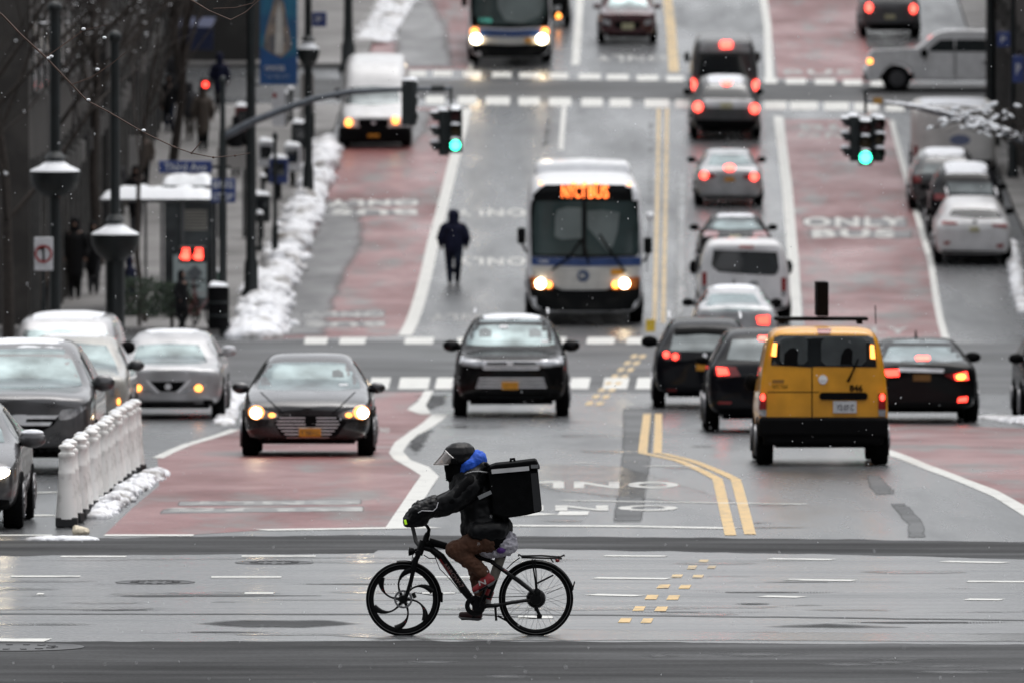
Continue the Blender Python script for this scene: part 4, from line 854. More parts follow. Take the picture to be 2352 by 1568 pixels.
MB().box((PKY(ux(1735), 0)[0], -.006, PKY(0, uy(560))[1]), (.025, .02, .9)).box((PKY(ux(2000), 0)[0], -.006, PKY(0, uy(560))[1]), (.16, .03, .04)).build('door_seam', TRIM, pk, 0)

# ------------------------------------------------------------------ buses
BUSW = M('bus_white', (.80, .81, .83), .45, var=.08, coat=.3); BUSB = M('bus_blue', (.012, .045, .17), .4, coat=.4, var=.15); BUSK = M('bus_black', (.003, .0035, .004), .6, coat=.15, var=.3, spec=.08)
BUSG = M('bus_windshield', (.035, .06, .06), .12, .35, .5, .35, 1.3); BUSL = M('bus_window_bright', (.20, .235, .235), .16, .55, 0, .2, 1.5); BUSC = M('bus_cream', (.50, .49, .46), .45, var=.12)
def bus(label, W, H, L, cx, gy):
    pr = [(0,.93,.10,.45,.93,.80,.84,.955),(.004,.975,.09,.45,.97,.82,.88,.975),(.012,.995,.08,.46,.99,.84,.90,.985),(.03,1,.08,.46,1,.85,.90,.992),(.1,1,.08,.46,1,.85,.90,1),(.9,1,.08,.46,1,.85,.90,1),(.985,1,.08,.46,1,.85,.90,1),(1,.97,.09,.46,.97,.82,.86,.98)]
    c = Car('van', W, H, L, cx, gy, BUSW, 'front', label, 'bus', 'city_bus', prof=pr, wheelr=.5, over=2.2, group='city buses on the avenue')
    MB().box((0, 6.5, .55), (W*.86, 11, .5)).build('skirt', BUSK, c.root); return c
b = bus('white and blue city bus with NYCT BUS in orange on its destination sign', 2.60, 3.28, 13.2, 1342.5, 741)
b.patch('front_mask', K3([(1040,420),(1080,402),(1430,396),(1780,404),(1840,430),(1855,600),(1852,938),(1430,948),(1030,938),(1022,600)]), BUSK, .01)
b.patch('windshield', K3([(1060,525),(1412,520),(1412,925),(1045,922),(1042,700)]), BUSG, .03); b.patch('windshield', K3([(1440,520),(1800,525),(1838,700),(1835,922),(1440,925)]), BUSG, .03)
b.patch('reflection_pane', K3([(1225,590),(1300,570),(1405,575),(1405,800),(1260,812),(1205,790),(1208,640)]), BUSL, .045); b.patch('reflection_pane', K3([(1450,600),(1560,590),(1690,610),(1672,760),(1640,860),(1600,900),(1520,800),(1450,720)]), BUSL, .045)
b.patch('sign_box', K3(rrect(1120,1740,405,508,10)), BUSK, .05)
b.text('destination_text', 'NYCT', K3([(1258,0)])[0][0], K3([(1440,0)])[0][0], K3([(0,404)])[0][1], K3([(0,500)])[0][1], LEDO, .09, .012); b.text('destination_text', 'BUS', K3([(1457,0)])[0][0], K3([(1606,0)])[0][0], K3([(0,404)])[0][1], K3([(0,502)])[0][1], LEDO, .09, .012)
b.patch('blue_band', K3([(1030,942),(1430,950),(1850,942),(1850,1006),(1430,1012),(1030,1002)]), BUSB, .02)
b.text('fleet_number', '1880', K3([(1084,0)])[0][0], K3([(1160,0)])[0][0], K3([(0,962)])[0][1], K3([(0,984)])[0][1], BUSW, .04)
b.patch('front_panel', K3([(1028,1010),(1430,1020),(1840,1010),(1830,1090),(1700,1130),(1590,1180),(1430,1184),(1260,1182),(1150,1130),(1040,1085)]), BUSC, .02)
b.patch('black_bumper', K3([(1010,1100),(1040,1092),(1150,1140),(1260,1188),(1430,1190),(1590,1186),(1700,1138),(1835,1096),(1862,1110),(1858,1400),(1430,1420),(1000,1400)]), BUSK, .035)
b.patch('emblem', K3(circ(1418,1082,45)), M('emblem_navy', (.03, .06, .14), .5), .035); b.text('emblem_letter', 'M', K3([(1392,0)])[0][0], K3([(1428,0)])[0][0], K3([(0,1062)])[0][1], K3([(0,1104)])[0][1], BUSC, .05, .02)
b.patch('plate', K3(rct(1625,1718,1032,1074)), PLATE, .05)
for q, (a, bb) in enumerate(((1098,1160),(1727,1660))):
    hp = b.patch('headlamp', K3([(1018 if q == 0 else 1845,1085),(1075 if q == 0 else 1770,1095),(1200 if q == 0 else 1625,1145),(1190 if q == 0 else 1635,1185),(1040 if q == 0 else 1820,1175)]), M('lamp_amber_dark', (.35, .10, .015), .3, coat=.5), .05)
    b.patch('headlight', K3(circ(a,1140,36)), HEAD, .08, hp); b.patch('indicator', K3(circ(bb,1150,26)), AMB if q == 0 else TAILY, .075, hp)
for x, y in ((1100,388),(1348,386),(1432,386),(1515,386),(1762,394)): b.patch('marker_light', K3(circ(x,y,13,9)), AMB, .05)
b.patch('divider', K3(rct(1412,1440,515,930)), BUSK, .05)
for p in (((-.15,.55),(-.75,.25)), ):
    pass
MB().tube([(.08, -2.30, 1.38), (.0, -2.28, 1.75), (-.1, -2.26, 1.9)], .025).tube([(.9, -2.28, 1.2), (.55, -2.27, 1.7), (.32, -2.24, 2.05)], .025).tube([(-.75, -2.28, 1.25), (-.35, -2.27, 1.55), (-.08, -2.25, 1.95)], .025).build('wiper', BUSK, b.root)
for q in (-1, 1):
    x = q * 1.42; z = 2.02 if q < 0 else 1.8
    m = MB().box((x - (.0 if q < 0 else .02), -2.2, z), (.19, .14, .36)).build('mirror', BUSK, b.root, 35, .04)
    MB().tube([(x, -2.15, z - .16), (x - q*.1, -2.0, z - .36), (x - q*.25, -1.9, z - .42)], .03).build('mirror_arm', BUSK, m)
MB().tube([(1.38, -2.0, 1.2), (1.42, -2.1, 1.9), (1.44, -2.15, 2.42)], .025).ball((1.45, -2.15, 2.45), .1).build('convex_mirror', BUSW, b.root)
hu = MB(); pr = [(-1.12, 3.2), (-1.10, 3.36), (-1.0, 3.46), (0, 3.5), (1.0, 3.46), (1.10, 3.36), (1.12, 3.2)]
hu.prism(pr, 6.0, 9.6); hu.build('roof_unit', BUSW, b.root, 40, .06)
b.side_glass(.2, .95, 1.75, 2.7)
u = bus('second city bus with lit headlights waiting at the upper crosswalk', 2.6, 3.2, 13, 1171, 141)
K7 = lambda pts: pts
u.patch('front_mask', [(1084,-120),(1260,-120),(1264,0),(1262,62),(1172,66),(1082,62),(1080,0)], BUSK, .01)
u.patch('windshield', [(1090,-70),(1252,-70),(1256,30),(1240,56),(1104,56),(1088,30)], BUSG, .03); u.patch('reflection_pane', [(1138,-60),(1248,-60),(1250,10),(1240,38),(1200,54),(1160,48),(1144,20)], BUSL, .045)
u.patch('blue_band', [(1082,66),(1172,70),(1262,66),(1262,84),(1172,86),(1082,84)], BUSB, .02); u.patch('front_panel', [(1082,85),(1172,88),(1262,85),(1260,100),(1172,103),(1084,100)], BUSC, .02)
u.patch('black_bumper', [(1078,100),(1172,104),(1266,100),(1266,132),(1078,132)], BUSK, .035)
for x in (1093, 1245):
    u.patch('headlight', circ(x, 90, 11), HEAD, .10); u.patch('indicator', circ(x + (-3 if x < 1170 else 7), 73, 9, 8), AMB, .09)
u.patch('plate', rct(1205,1222,88,98), PLATE, .06)
u.text('route_number', '106', 1102, 1130, 42, 52, M('led_teal', (.1, .6, .5), emit=(.1, .6, .45), es=.35), .06)
MB().box((-1.42, -2.2, 2.1), (.18, .14, .4)).build('mirror', BUSK, u.root, 35, .04); MB().box((1.42, -2.2, 2.1), (.18, .14, .4)).build('mirror', BUSK, u.root, 35, .04)

# ------------------------------------------------------------------ bicycle and courier
BG = G(1080, 1458.5)
bike = thing('electric_bicycle', 'black electric bicycle with moulded six spoke front wheel crossing in front of the traffic', 'bicycle', BG)
KS = SC(1458.5)
def P(x, y, d=0.): return Vector(((813.3 + x*.30738 - 1080)/KS, d, (1458.5 - (994.1 + y*.30738))/KS))
def P2(x, y, d=0.): return Vector(((903.7 + x*.17287 - 1080)/KS, d, (1458.5 - (1006.1 + y*.17287))/KS))
FRM = M('frame_black', (.004, .004, .0045), .45, .0, .10, .3, 20, spec=.12); FRMR = M('frame_red', (.20, .012, .015), .35, .2, .5); ALU = M('alloy', (.35, .35, .36), .3, .9); BATT = M('battery_grey', (.16, .15, .125), .5)
BTYRE = M('bicycle_tyre', (.004, .004, .0045), .9, spec=.08, var=.4, scale=60, bump=.4); RUB = M('reflective_ring', (.16, .16, .16), .4)
def wheel(ctr, spokes):
    w = bpy.data.objects.new('wheel', None); COL.objects.link(w); w.parent = bike; w.location = ctr
    ro = .343
    MB().lathe([(ro - .045, -.014), (ro - .022, -.024), (ro - .004, -.012), (ro, 0), (ro - .004, .012), (ro - .022, .024), (ro - .045, .014)], (0,0,0), 'y', 72, True).build('tyre', BTYRE, w, 50)
    MB().lathe([(ro - .030, -.0245), (ro - .027, -.0255), (ro - .024, -.0235)], (0,0,0), 'y', 72).f
    rm = MB().lathe([(ro - .072 if spokes == 'cast' else ro - .062, -.012), (ro - .042, -.015), (ro - .042, .015), (ro - .072 if spokes == 'cast' else ro - .062, .012)], (0,0,0), 'y', 64, True); rm.build('rim', FRM, w, 50)
    MB().lathe([(ro - .0265, -.0232), (ro - .024, -.0238), (ro - .0225, -.0225), (ro - .0235, -.0215)], (0,0,0), 'y', 72, True).build('reflective_ring', RUB, w, 50)
    return w
FC, RC = P(367, 1237), P(1360, 1235)
fw = wheel(FC, 'cast')
for k, a0 in enumerate((97, 37, -23, -83, -143, 157)):
    pts, rad = [], []
    for i in range(11):
        t = i / 10; r = .02 + .262 * t; a = R(a0 + 20 - 42 * t * t)
        pts.append((r*cos(a), 0, r*sin(a))); rad.append(.018 - .012*sin(pi*min(1, t*1.1))*.8 + .014 * max(0, t - .6) * 2.5)
    MB().tube(pts, rad, 8).build('spoke', FRM, fw, 60)
    if k in (2, 3, 5):
        MB().tube([(p[0]*1.0, -.012, p[2]) for p in pts[7:]], .006, 6).build('spoke_stripe', FRMR, fw)
MB().lathe([(.01, -.05), (.035, -.05), (.045, -.02), (.045, .02), (.035, .05), (.01, .05)], (0,0,0), 'y', 20).build('hub', FRM, fw)
MB().lathe([(.066, -.034), (.085, -.034), (.085, -.031), (.066, -.031)], (0,0,0), 'y', 30, True).build('brake_disc', ALU, fw)
for k in range(6):
    a = k * pi / 3 + .3; MB().box((.045*cos(a), -.0325, .045*sin(a)), (.045, .003, .008), Matrix.Rotation(-a, 3, 'Y')).build('disc_arm', ALU, fw)
rw = wheel(RC, 'wire')
sp = MB()
for k in range(36):
    a = 2*pi*k/36; s_ = 1 if k % 2 else -1; b_ = a + (.5 if (k//2) % 2 else -.5)
    sp.tube([(.075*cos(b_), s_*.03, .075*sin(b_)), (.285*cos(a), s_*.006, .285*sin(a))], .0019, 4)
sp.build('spokes', ALU, rw)
MB().lathe([(.01, -.06), (.06, -.055), (.082, -.03), (.082, .03), (.06, .055), (.01, .06)], (0,0,0), 'y', 26).build('hub_motor', FRM, rw)
MB().lathe([(.02, -.075), (.05, -.075), (.055, -.06), (.02, -.06)], (0,0,0), 'y', 18).build('sprocket', FRM, rw)
MB().lathe([(.072, .05), (.09, .05), (.09, .053), (.072, .053)], (0,0,0), 'y', 30, True).build('brake_disc', ALU, rw)
def fender(ctr, a0, a1, r=.362, w=.03):
    vs = []; n = 24
    for i in range(n + 1):
        a = R(a0 + (a1 - a0)*i/n)
        for y, dr in ((-w, -.014), (-w*.6, 0), (w*.6, 0), (w, -.014), (w*.9, -.018), (w*.55, -.005), (-w*.55, -.005), (-w*.9, -.018)): vs.append((ctr.x + (r+dr)*cos(a), y, ctr.z + (r+dr)*sin(a)))
    fs = [(i*8+k, i*8+(k+1) % 8, (i+1)*8+(k+1) % 8, (i+1)*8+k) for i in range(n) for k in range(8)]
    return MB().add(vs, fs).build('mudguard', FRM, bike, 50)
fender(FC, -4, 100, .357); fender(RC, 14, 136, .359)
MB().box(P(655, 1225), (.02, .045, .09)).build('mud_flap', TYRE, bike, 35, .006); MB().box(P(1640, 1140), (.012, .05, .09), Matrix.Rotation(R(15), 3, 'Y')).build('mud_flap', TYRE, bike, 35, .004)
# fork
fk = MB()
for d in (-.055, .055): fk.tube([P(480, 905, d), P(455, 960, d), P(425, 1100, d), P(385, 1230, d)], [.024, .022, .019, .016], 10)
fk.tube([P(478, 895, -.07), P(478, 895, .07)], .03, 10).build('fork', FRM, bike)
MB().tube([P(462, 930, -.058), P(445, 1010, -.058)], .028, 10).tube([P(462, 930, .058), P(445, 1010, .058)], .028, 10).tube([P(460, 935, -.06), P(460, 935, .06)], .02).build('fork_lower', FRM, bike)
MB().tube([P(518, 800), P(482, 905)], [.034, .036], 14).build('head_tube', FRM, bike)
MB().tube([P(510, 850), P(575, 862), P(650, 920), P(740, 1050), P(830, 1180), P(905, 1275)], [.024, .032, .037, .038, .037, .032], 14).build('down_tube', FRM, bike, 60)
MB().tube([P(520, 812), P(600, 826), P(700, 850), P(830, 900), P(1000, 945), P(1055, 965)], [.026, .026, .024, .022, .02, .02], 12).build('top_tube', FRM, bike, 60)
MB().tube([P(560, 805), P(690, 842)], .033, 12).build('tube_pad', TRIM, bike)
MB().tube([P(1088, 925), P(1030, 1080), P(955, 1280)], .018, 12).build('seat_tube', FRM, bike)
bt = MB().tube([P(1096, 920), P(1070, 1000), P(1040, 1085)], [.048, .046, .044], 14).build('battery', BATT, bike, 50)
MB().tube([P(1096, 920), P(1103, 893)], [.05, .044], 14).build('battery_cap', FRM, bike); MB().tube([P(1040, 1085), P(990, 1225)], [.044, .042], 14).build('battery_base', FRM, bike, 50)
MB().tube([P(990, 1205, -.038), P(1008, 1160, -.038)], .02, 8).build('battery_decal', FRMR, bike)
for d in (-.06, .06):
    MB().tube([P(945, 1292, d*.5), P(1060, 1285, d), P(1180, 1262, d), P(1340, 1240, d)], [.017, .016, .014, .012], 8).build('chain_stay', FRM, bike)
    MB().tube([P(1030, 960, d*.4), P(1130, 1030, d), P(1230, 1100, d), P(1350, 1195, d)], [.02, .017, .019, .016], 8).build('seat_stay', FRM, bike)
MB().tube([P(1120, 1015, -.064), P(1190, 1070, -.066)], .009, 6).build('stay_stripe', FRMR, bike)
MB().ball(P(1370, 1190, -.06), (.035, .02, .045)).build('dropout', FRM, bike)
MB().tube([P(1090, 880), P(1093, 930)], .016).build('seat_post', FRM, bike)
sd = MB().caps(P(1000, 865), P(1130, 862), .035, .05); sd.caps(P(1120, 865, -.06), P(1120, 865, .06), .04, .04); blob(sd, 'saddle', TRIM, bike, .01, 4)
MB().lathe([(.02, -.015), (.055, -.012), (.06, 0), (.055, .008), (.02, .008)], P(930, 1290, -.06), 'y', 24).build('crankset', FRM, bike)
MB().lathe([(.05, -.008), (.092, -.006), (.095, 0), (.092, .004), (.05, .004)], P(905, 1285, -.055), 'y', 30, True).build('chain_guard', FRM, bike)
MB().tube([P(930, 1290, -.09), P(975, 1160, -.1)], [.014, .011]).tube([P(930, 1290, .09), P(880, 1400, .1)], [.014, .011]).build('crank_arm', FRM, bike)
MB().box(P(968, 1150, -.15), (.09, .085, .018), Matrix.Rotation(R(-28), 3, 'Y')).build('pedal', TRIM, bike); MB().box(P(840, 1392, .15), (.10, .085, .02)).build('pedal', TRIM, bike)
ch = MB(); ch.tube([P(930, 1205 + 20, -.06), P(1350, 1210, -.07)], .004, 5); ch.tube([P(930, 1352, -.06), P(1385, 1378, -.07)], .004, 5); ch.build('chain', FRM, bike)
MB().tube([P(1360, 1290, -.08), P(1375, 1330, -.08), P(1395, 1365, -.08)], [.014, .016, .014]).ball(P(1385, 1362, -.08), (.026, .01, .026)).ball(P(1362, 1310, -.08), (.02, .01, .02)).build('derailleur', FRM, bike)
MB().box(P(1058, 1335, .03), (.022, .02, .16), Matrix.Rotation(R(-4), 3, 'Y')).box(P(1120, 1390, .05), (.13, .018, .018), Matrix.Rotation(R(28), 3, 'Y')).build('kickstand', FRM, bike)
# rack
rk = MB()
for d in (-.06, .06): rk.tube([P(1232, 903, d*.5), P(1250, 915, d), P(1400, 912, d), P(1540, 922, d), P(1570, 908, d*.7)], .006, 6)
rk.tube([P(1232, 903, -.03), P(1228, 915, 0), P(1232, 903, .03)], .006, 6).tube([P(1570, 908, -.045), P(1573, 915, 0), P(1570, 908, .045)], .006, 6).tube([P(1250, 926), P(1555, 934)], .009, 6)
for x in (1290, 1350, 1410, 1470, 1530): rk.tube([P(x, 914, -.06), P(x, 916, .06)], .005, 5)
rk.build('rack', FRM, bike)
MB().tube([P(1240, 925, -.05), P(1190, 960, -.04), P(1140, 1010, -.03)], .005, 6).tube([P(1330, 935, -.07), P(1355, 1100, -.075), P(1362, 1200, -.07)], .008, 6).tube([P(1352, 935, -.07), P(1370, 1185, -.07)], .006, 6).tube([P(1360, 1120, -.07), P(1490, 1055, -.06)], .009, 6).tube([P(1470, 935, -.06), P(1490, 960, -.05)], .006).build('rack_strut', FRM, bike)
MB().ball(P(1520, 948), (.022, .02, .018)).build('tail_lamp', TAILD, bike)
MB().tube([P(1440, 1195, -.05), P(1560, 1145, -.04)], .003, 5).build('mudguard_stay', FRM, bike)
# front lamp, bars, mitts
MB().lathe([(.012, .03), (.03, .015), (.04, -.02), (.042, -.03), (.012, -.03)], P(432, 880), 'x', 20).build('headlight', FRM, bike); MB().lathe([(.003, -.035), (.036, -.032), (.038, -.028), (.003, -.026)], P(432, 880), 'x', 20).build('lamp_lens', LAMPG, bike)
MB().tube([P(455, 870), P(500, 860)], .012).build('lamp_bracket', FRM, bike)
hb = MB().tube([P(530, 815), P(540, 770), P(552, 745)], [.03, .028, .024], 10)
hb.tube([P(552, 750, 0), P(560, 715, -.06), P(548, 690, -.10), P(528, 672, -.12), P(500, 640, -.16)], [.02, .016, .015, .014, .014], 8)
hb.tube([P(490, 838, 0), P(462, 810, .07), P(445, 740, .12), P(432, 690, .15), P(430, 640, .18)], [.022, .02, .019, .019, .018], 8).build('handlebar', FRM, bike)
MB().tube([P(555, 790, -.04), P(640, 1010, -.04), P(720, 1090, -.045), P(800, 1190, -.04)], .004, 5).tube([P(440, 880, -.05), P(430, 960, -.06), P(430, 1160, -.05)], .004, 5).tube([P(520, 905, -.04), P(560, 930, -.045), P(610, 930, -.04)], .005, 5).tube([P(445, 1185, -.05), P(600, 1210, -.06), P(660, 1190, -.06)], .003, 5).build('brake_cable', TRIM, bike)
MB().tube([P(440, 1190, -.05), P(455, 1225, -.06)], .018).build('brake_caliper', FRM, bike)
MITT = M('mitt_black', (.004, .0042, .005), .42, coat=.03, spec=.2, var=.4, scale=12, bump=.3, bscale=20)
for d in (-.20, .22):
    mt = MB(); o_ = .0 if d < 0 else -.01
    mt.caps(P2(200, 1085, d), P2(330, 980, d), .052, .085); mt.caps(P2(330, 980, d), P2(520, 900, d*.95), .085, .088); mt.caps(P2(230, 1100, d), P2(380, 1060, d), .045, .06); mt.caps(P2(360, 900, d), P2(540, 820, d), .03, .04); mt.box(P2(330, 870, d), (.05, .04, .05), Matrix.Rotation(.6, 3, 'Y'))
    m = blob(mt, 'handlebar_mitt', MITT, bike, .009, 5, .008, .06, d)
    if d < 0:
        MB().tube([P2(330, 965, -.285), P2(380, 935, -.292), P2(450, 938, -.295), P2(530, 940, -.292), P2(575, 900, -.286), P2(597, 825, -.262)], .0042, 6).build('reflective_piping', RUB if 0 else M('piping_white', (.5, .5, .52), .4), m)
        MB().box(P2(163, 1090, -.245), (.022, .02, .045), Matrix.Rotation(R(-14), 3, 'Y')).build('green_tag', M('lime_tag', (.45, .8, .02), .5, emit=(.45, .8, .03), es=.25), m, 35, .004)
def flat_text(txt, a, b, h, mat, name, par, d, ex=.001):
    cu = bpy.data.curves.new('t', 'FONT'); cu.body = txt; cu.extrude = ex; cu.resolution_u = 3; cu.offset = .02
    o = bpy.data.objects.new('t', cu); COL.objects.link(o); dg = bpy.context.evaluated_depsgraph_get(); me = bpy.data.meshes.new_from_object(o.evaluated_get(dg)); bpy.data.objects.remove(o)
    X = [v.co.x for v in me.vertices]; Y = [v.co.y for v in me.vertices]; ax, bx, ay, by = min(X), max(X), min(Y), max(Y)
    u = (b - a); up = Vector((-u.z, 0, u.x)).normalized()
    for v in me.vertices: v.co = a + u*((v.co.x - ax)/(bx - ax)) + up*h*((v.co.y - ay)/(by - ay) - .5) + Vector((0, d + v.co.z*.02, 0))
    return link(name, me, mat, par, 0)
flat_text('ARROW-7', P(672, 968), P(812, 1148), .038, M('decal_silver', (.20, .13, .12), .4), 'frame_lettering', bike, -.0395)
MB().tube([P(640, 935, -.028), P(720, 1050, -.030)], .012, 6).build('frame_decal', FRMR, bike)

rider = thing('person', 'delivery cyclist in a black jacket, brown trousers, visored helmet and blue hood riding left', 'person', BG)
JK = M('jacket_black', (.005, .0053, .006), .42, coat=.0, var=.4, scale=7, bump=.45, bscale=11, spec=.17); PNT = M('trousers_brown', (.075, .028, .012), .8, var=.22, scale=9, bump=.5, bscale=26); MASK = M('mask_black', (.004, .004, .0045), .9, spec=.1)
SHOE = M('shoe_red', (.24, .010, .014), .6, var=.3, scale=18); SHOED = M('shoe_dark_red', (.035, .005, .006), .6, var=.5, scale=18); SOLE = M('sole_grey', (.10, .10, .105), .6); HLM = M('helmet_matte', (.005, .0053, .006), .38, coat=.0, spec=.2, var=.3, bump=.15, bscale=30)
hipN, hipF = P(1040, 770, -.09), P(1040, 780, .09)
knN, knF = P(748, 862, -.12), P(885, 900, .20)
anN, anF = P(975, 1040, -.12), P(965, 1290, .12)
bd = MB()   # the body: head, neck, trunk, arms, legs in one surface
bd.caps(P2(880, 440), P2(870, 300), .10, .11).ball(P2(790, 360), (.085, .075, .12)).ball(P2(775, 470), (.062, .06, .085)).ball(P2(742, 420), (.028, .03, .03)).ball(P2(795, 510), (.055, .05, .05)).caps(P2(860, 430), P2(980, 480), .085, .09)
bd.caps(P2(1080, 520), P2(1250, 1200), .15, .15); bd.caps(P2(1020, 560, -.15), P2(1020, 560, .15), .075, .075); bd.caps(hipN, hipF, .13, .13)
for d in (-1, 1):
    bd.caps(P2(1010, 570, .19*d), P2(800, 800, .23*d), .06, .05); bd.caps(P2(800, 800, .23*d), P2(480, 930, .2*d), .05, .035)
    bd.caps(P2(480, 930, .2*d), P2(300, 1020, .2*d), .036, .04)
    for k in range(4): bd.caps(P2(290 - k*4, 1010 + k*22, .2*d), P2(240, 1040 + k*22, .2*d + .02), .011, .010, 6)
    bd.caps(P2(330, 1000, .2*d - .02), P2(290, 1060, .2*d - .03), .012, .011, 6)
for h, k, a in ((hipN, knN, anN), (hipF, knF, anF)): bd.caps(h, k, .085, .058); bd.caps(k, a, .056, .04)
blob(bd, 'body', MASK, rider, .011, 3)
jk = MB()
jk.caps(P2(1000, 600), P2(1130, 780), .185, .20); jk.caps(P2(1130, 780), P2(1200, 1130), .185, .205); jk.caps(P2(1130, 1190), P2(1330, 1200), .15, .16); jk.caps(P2(1010, 640, -.13), P2(1010, 640, .13), .13, .13)
jk.caps(P2(1080, 520, -.10), P2(1080, 520, .10), .12, .12); jk.caps(P2(1010, 1180), P2(1420, 1180), .09, .12); jk.caps(P2(1180, 400, -.08), P2(1180, 400, .08), .075, .075); jk.caps(P2(1040, 500, -.06), P2(1180, 440, .06), .08, .08)
jk.caps(P2(1000, 1240), P2(1290, 1300), .075, .10); jk.caps(P2(1440, 1180), P2(1400, 1250), .09, .075); jk.caps(P2(1150, 900), P2(1380, 1000), .12, .1)
for d in (-1, 1):
    jk.caps(P2(1010, 640, .19*d), P2(850, 800, .235*d), .115, .10); jk.caps(P2(850, 800, .235*d), P2(700, 870, .235*d), .105, .095); jk.caps(P2(700, 870, .235*d), P2(560, 915, .215*d), .10, .083)
for v in jk.v: v.y *= .82
jk.caps(P2(1110, 1225, -.16), P2(1380, 1215, -.15), .085, .09).caps(P2(1110, 1225, .16), P2(1380, 1215, .15), .085, .09)
jk.caps(P2(1180, 1290, -.1), P2(1180, 1290, .1), .075, .075); jk.caps(P2(1300, 1270, -.14), P2(1300, 1270, .14), .085, .085); jk.caps(P2(1430, 1190, -.12), P2(1430, 1190, .12), .08, .08)
blob(jk, 'jacket', JK, rider, .011, 9, .007, .11, 3)
MB().tube([P2(890, 520, -.075), P2(925, 480, -.12), P2(985, 445, -.15), P2(1060, 425, -.17), P2(1150, 422, -.165), P2(1240, 436, -.15), P2(1290, 470, -.13)], .007, 6).build('reflective_piping', M('piping_grey', (.35, .35, .35), .45, scale=80, var=.5), rider)
def ribbon(mb, a, b, w, d0, th=.006):
    u = (b - a).normalized(); up = Vector((-u.z, 0, u.x)) * w / 2; o = Vector((0, d0, 0)); t = Vector((0, th, 0))
    return mb.add([a - up + o, b - up + o, b + up + o, a + up + o, a - up + o + t, b - up + o + t, b + up + o + t, a + up + o + t], [(0,1,2,3),(7,6,5,4),(0,4,5,1),(1,5,6,2),(2,6,7,3),(3,7,4,0)])
ribbon(MB(), P2(1130, 770), P2(1300, 690), .034, -.262, .04).build('sleeve_reflector', M('reflect_grey', (.23, .24, .245), .4), rider)
tr = MB()
for s_, h, k, a in ((0, hipN, knN, anN), (1, hipF, knF, anF)):
    tr.caps(h, h.lerp(k, .5), .105, .098); tr.caps(h.lerp(k, .5), k, .098, .078); tr.caps(k, k.lerp(a, .45), .076, .072); tr.caps(k.lerp(a, .45), a + (k - a)*.06, .072, .058)
tr.caps(P(1000, 790, -.1), P(1010, 790, .1), .12, .12)
blob(tr, 'trousers', PNT, rider, .010, 4, .010, .07, 8)
def shoe(name, heel, toe, ank, mat, d):
    m = MB(); m.caps(heel, toe, .04, .032); m.caps(ank, heel.lerp(toe, .25), .045, .042); m.caps(ank, heel.lerp(toe, .7), .035, .03)
    o = blob(m, name, mat, rider, .008, 4)
    u = (toe - heel).normalized(); n = Vector((u.z, 0, -u.x)) if u.x < 0 else Vector((-u.z, 0, u.x)); n = n if n.z < 0 else -n
    s = MB(); q = [heel - u*.045 + n*.028, heel + n*.05, heel.lerp(toe, .5) + n*.045, toe + n*.036 + u*.01, toe + u*.04 + n*.012, toe + n*.018, heel + n*.026]
    s.prism([(p.x, p.z) for p in q], d - .046, d + .046).build('sole', SOLE, o, 35, .008); return o
n1 = shoe('shoe', P(1020, 1085, -.13), P(905, 1160, -.14), P(985, 1055, -.12), SHOE, -.13)
f1 = shoe('shoe', P(930, 1365, .13), P(805, 1362, .13), P(935, 1320, .12), SHOED, .13)
flat_text('N', P(932, 1112), P(985, 1100), .045, M('logo_pale', (.5, .48, .47), .5), 'shoe_letter', n1, -.178)
MB().lathe([(.046, -.03), (.05, -.02), (.05, .02), (.046, .03)], P(985, 1262, .12), 'z', 14).build('sock', M('sock_grey', (.35, .34, .33), .8), f1)
MB().tube([P(1010, 1180, .12), P(990, 1245, .12)], [.05, .046], 12).build('ankle_cuff', SHOE, f1)
# helmet, visor, hood
hm = MB(); hm.ball(P2(875, 235), (.158, .135, .135)); hm.ball(P2(940, 220), (.115, .12, .125)); hm.ball(P2(800, 250), (.11, .12, .11)); hm.caps(P2(985, 150), P2(1020, 260), .035, .05)
hm.caps(P2(880, 290, -.08), P2(960, 290, -.07), .05, .06); hm.caps(P2(880, 290, .08), P2(960, 290, .07), .05, .06)
for v in hm.v:
    if v.z < P2(0, 330).z: v.z = P2(0, 330).z
hl = blob(hm, 'helmet', HLM, rider, .008, 5)
for k in range(3): MB().tube([P2(985, 118 + k*8, (k-1)*.06), P2(930, 105, (k-1)*.075), P2(840, 104 + 6*abs(k-1), (k-1)*.08), P2(770, 140, (k-1)*.08)], .004, 5).build('helmet_seam', TRIM, hl)
MB().lathe([(.005, -.02), (.026, -.016), (.03, 0), (.005, .004)], P2(803, 285, -.135), 'y', 18).build('visor_hinge', TRIM, hl)
VIS = M('visor_clear', (.55, .50, .47), .06, 0, .4, .1, trans=.75, spec=.6)
vs = []; nA, nB = 16, 8
top = [P2(690, 150), P2(745, 195), P2(800, 248)]
for i in range(nA + 1):
    th = pi * (i / nA - .5); wv = sin(th); fr = cos(th)
    for j in range(nB + 1):
        t = j / nB; hi = P2(690, 152).lerp(P2(522, 347), t); lo = P2(800, 250).lerp(P2(735, 333), t); p = lo.lerp(hi, fr**.7)
        vs.append((p.x, .135 * wv, p.z))
VIS_ = MB().add(vs, [(i*(nB+1)+j, i*(nB+1)+j+1, (i+1)*(nB+1)+j+1, (i+1)*(nB+1)+j) for i in range(nA) for j in range(nB)]).build('visor', VIS, hl, 180)
sol = VIS_.modifiers.new('s', 'SOLIDIFY'); sol.thickness = .003
rimp = []; rimb = []
for i in range(nA + 1):
    th = pi * (i / nA - .5); fr = cos(th)**.7
    p = P2(800, 250).lerp(P2(690, 152), fr); rimp.append((p.x, .138*sin(th), p.z)); p = P2(735, 333).lerp(P2(522, 347), fr); rimb.append((p.x, .138*sin(th), p.z))
MB().tube(rimp, .006, 6).build('visor_edge', M('visor_white', (.7, .68, .66), .3), VIS_); MB().tube(rimb, .003, 5).build('visor_lip', M('visor_white', (.7, .68, .66)), VIS_)
